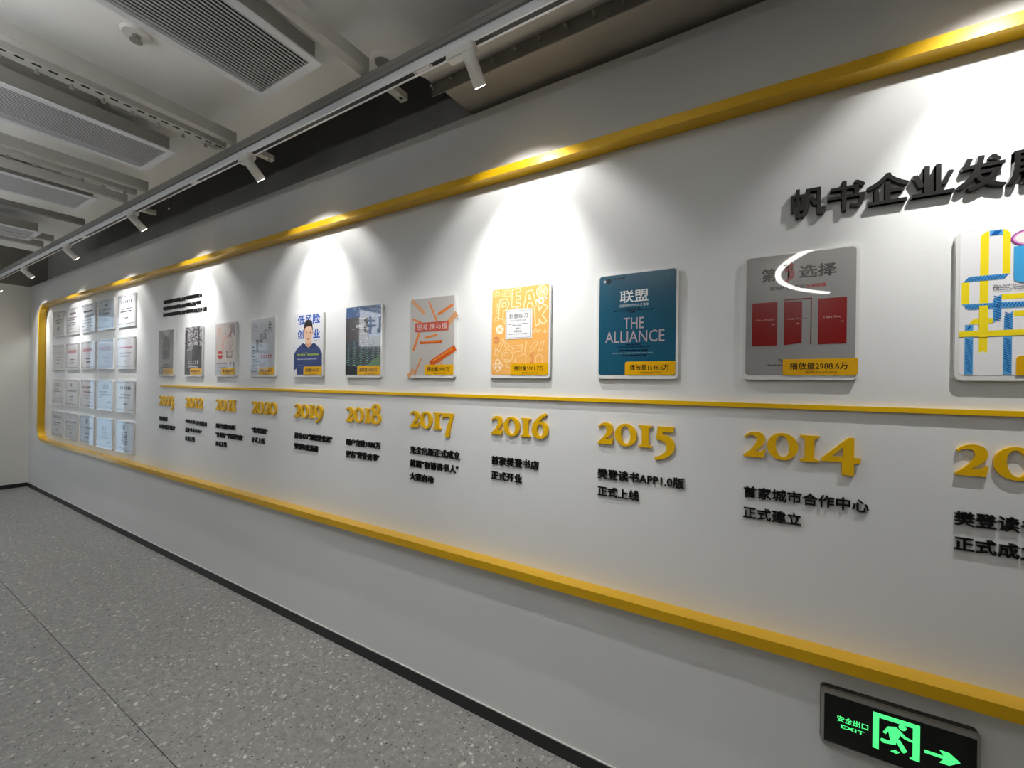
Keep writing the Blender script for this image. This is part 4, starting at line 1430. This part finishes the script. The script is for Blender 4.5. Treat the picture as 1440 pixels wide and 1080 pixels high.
ES.polys('running_figure', [
    [(0.150, 0.112), (0.168, 0.118), (0.180, 0.108), (0.176, 0.092), (0.168, 0.074), (0.155, 0.080), (0.160, 0.100), (0.152, 0.104)],
    [(0.150, 0.112), (0.154, 0.103), (0.146, 0.088), (0.139, 0.091)],
    [(0.174, 0.110), (0.180, 0.108), (0.190, 0.098), (0.204, 0.095), (0.204, 0.088), (0.187, 0.091), (0.176, 0.098)],
    [(0.156, 0.084), (0.170, 0.078), (0.168, 0.066), (0.141, 0.061), (0.134, 0.066), (0.136, 0.073), (0.156, 0.073)],
    [(0.166, 0.082), (0.176, 0.086), (0.193, 0.058), (0.185, 0.050), (0.180, 0.054)]], g, M_EXITG)
ES.poly('figure_foot', [(0.156, 0.044), (0.166, 0.052), (0.177, 0.049), (0.170, 0.042)], g, M_EXITG)
ES.polys('arrow', [[(0.228, 0.0725), (0.272, 0.0725), (0.272, 0.0815), (0.228, 0.0815)], [(0.258, 0.0595), (0.278, 0.0595), (0.300, 0.077), (0.270, 0.077)], [(0.270, 0.077), (0.300, 0.077), (0.278, 0.0945), (0.258, 0.0945)]], g, M_EXITG)
for s, u0, v0, u1, v1, b_ in (('安全出口', 0.034, 0.080, 0.107, 0.098, 0.02), ('EXIT', 0.043, 0.062, 0.098, 0.0725, 0.02)):
    me = font_mesh(s, 0, b_, 2)
    a, b, c, d = bounds(me)
    for v in me.vertices:
        v.co = (0.006 + u0 + (v.co.x - a) / (b - a) * (u1 - u0), -0.0222 + v.co.y * 0.02, 0.004 + v0 + (v.co.z - c) / (d - c) * (v1 - v0))
    put_mesh('lettering', me, M_EXITG, face)

# ================================================================== ROOM LIGHTING AND ADDED FILL out of the frame
# curved pendant lamp (its arc is mirrored in the cover with the doors)
pl = thing('curved_pendant_lamp', 'white curved arc pendant lamp behind the camera, seen mirrored in the red doors cover', 'pendant lamp', (1.80, -3.45, 2.70))
a0, a1, NS = 132.0, 228.0, 48
for nm, r0, r1, z0, z1, m_ in (('lamp_diffuser', 1.637, 1.683, 0.0, 0.018, M_RING), ('lamp_housing', 1.632, 1.688, 0.018, 0.05, M_LAMP)):
    bm = bmesh.new()
    prev = None
    for k in range(NS + 1):
        t_ = math.radians(a0 + (a1 - a0) * k / NS)
        cs, sn = math.cos(t_), math.sin(t_)
        cur = [bm.verts.new((r * cs, r * sn, z)) for r, z in ((r0, z0), (r1, z0), (r1, z1), (r0, z1))]
        if prev:
            for q in range(4):
                bm.faces.new((prev[q], prev[(q + 1) % 4], cur[(q + 1) % 4], cur[q]))
        else:
            bm.faces.new(cur[::-1])
        prev = cur
    bm.faces.new(prev)
    put(nm, bm, m_, pl)
for k in (0.15, 0.5, 0.85):
    t_ = math.radians(a0 + (a1 - a0) * k)
    bm = bmesh.new()
    cyl(bm, (1.66 * math.cos(t_), 1.66 * math.sin(t_), 0.06), (1.66 * math.cos(t_), 1.66 * math.sin(t_), CZ - 2.70), 0.002, n=6)
    put('suspension_wire', bm, M_BOLT, pl)

for k, (x, wh) in enumerate(((-7.9, 'furthest from'), (-6.6, 'second furthest from'), (-4.97, 'third furthest from'), (-3.66, 'third nearest to'), (-2.40, 'second nearest to'), (-0.9, 'nearest to'))):  # unseen pendant boxes added to fill the room and ceiling with light
    t = thing('added_fill_lamp', 'added up and down fill lamp %s the camera, out of view' % wh, 'pendant lamp', (x, -1.80, 2.50), 'added fill lamps behind the camera')
    boxes('lamp_housing', [(-0.38, -0.10, 0.0, 0.38, -0.09, 0.06), (-0.38, 0.09, 0.0, 0.38, 0.10, 0.06), (-0.38, -0.09, 0.0, -0.37, 0.09, 0.06), (0.37, -0.09, 0.0, 0.38, 0.09, 0.06)], M_LAMP, t)
    boxes('lower_fill', [(-0.37, -0.09, 0.004, 0.37, 0.09, 0.010)], M_FILL, t)
    boxes('upper_fill', [(-0.37, -0.09, 0.050, 0.37, 0.09, 0.056)], M_FILLUP, t)
    bm = bmesh.new()
    for dx in (-0.3, 0.3):
        cyl(bm, (dx, 0.095, 0.06), (dx, 0.095, 0.50), 0.002, n=6)
    put('suspension_wire', bm, M_BOLT, t)

# lit sign on a pier at the back (seen mirrored in the starry cover)
struct(boxes('wall_pier', [(-7.1, -4.25, 0, -5.6, -3.95, CZ)], M_WALL2))
sg = thing('lit_wall_sign', 'white lit sign with two black characters on the pier behind the camera', 'sign', (-6.75, -3.95, 2.25))
boxes('sign_box', [(0, 0, 0, 0.95, 0.04, 0.72)], M_SIGN, sg)
for k, c in enumerate('帆书'):
    me, adv = glyph_solid(c, 0.34, 0.02, 0.02)
    o = put_mesh('character', me, M_BLACK, sg, (0.86 - 0.38 * k, 0.04, 0.26))
    o.rotation_euler = (0, 0, math.pi)
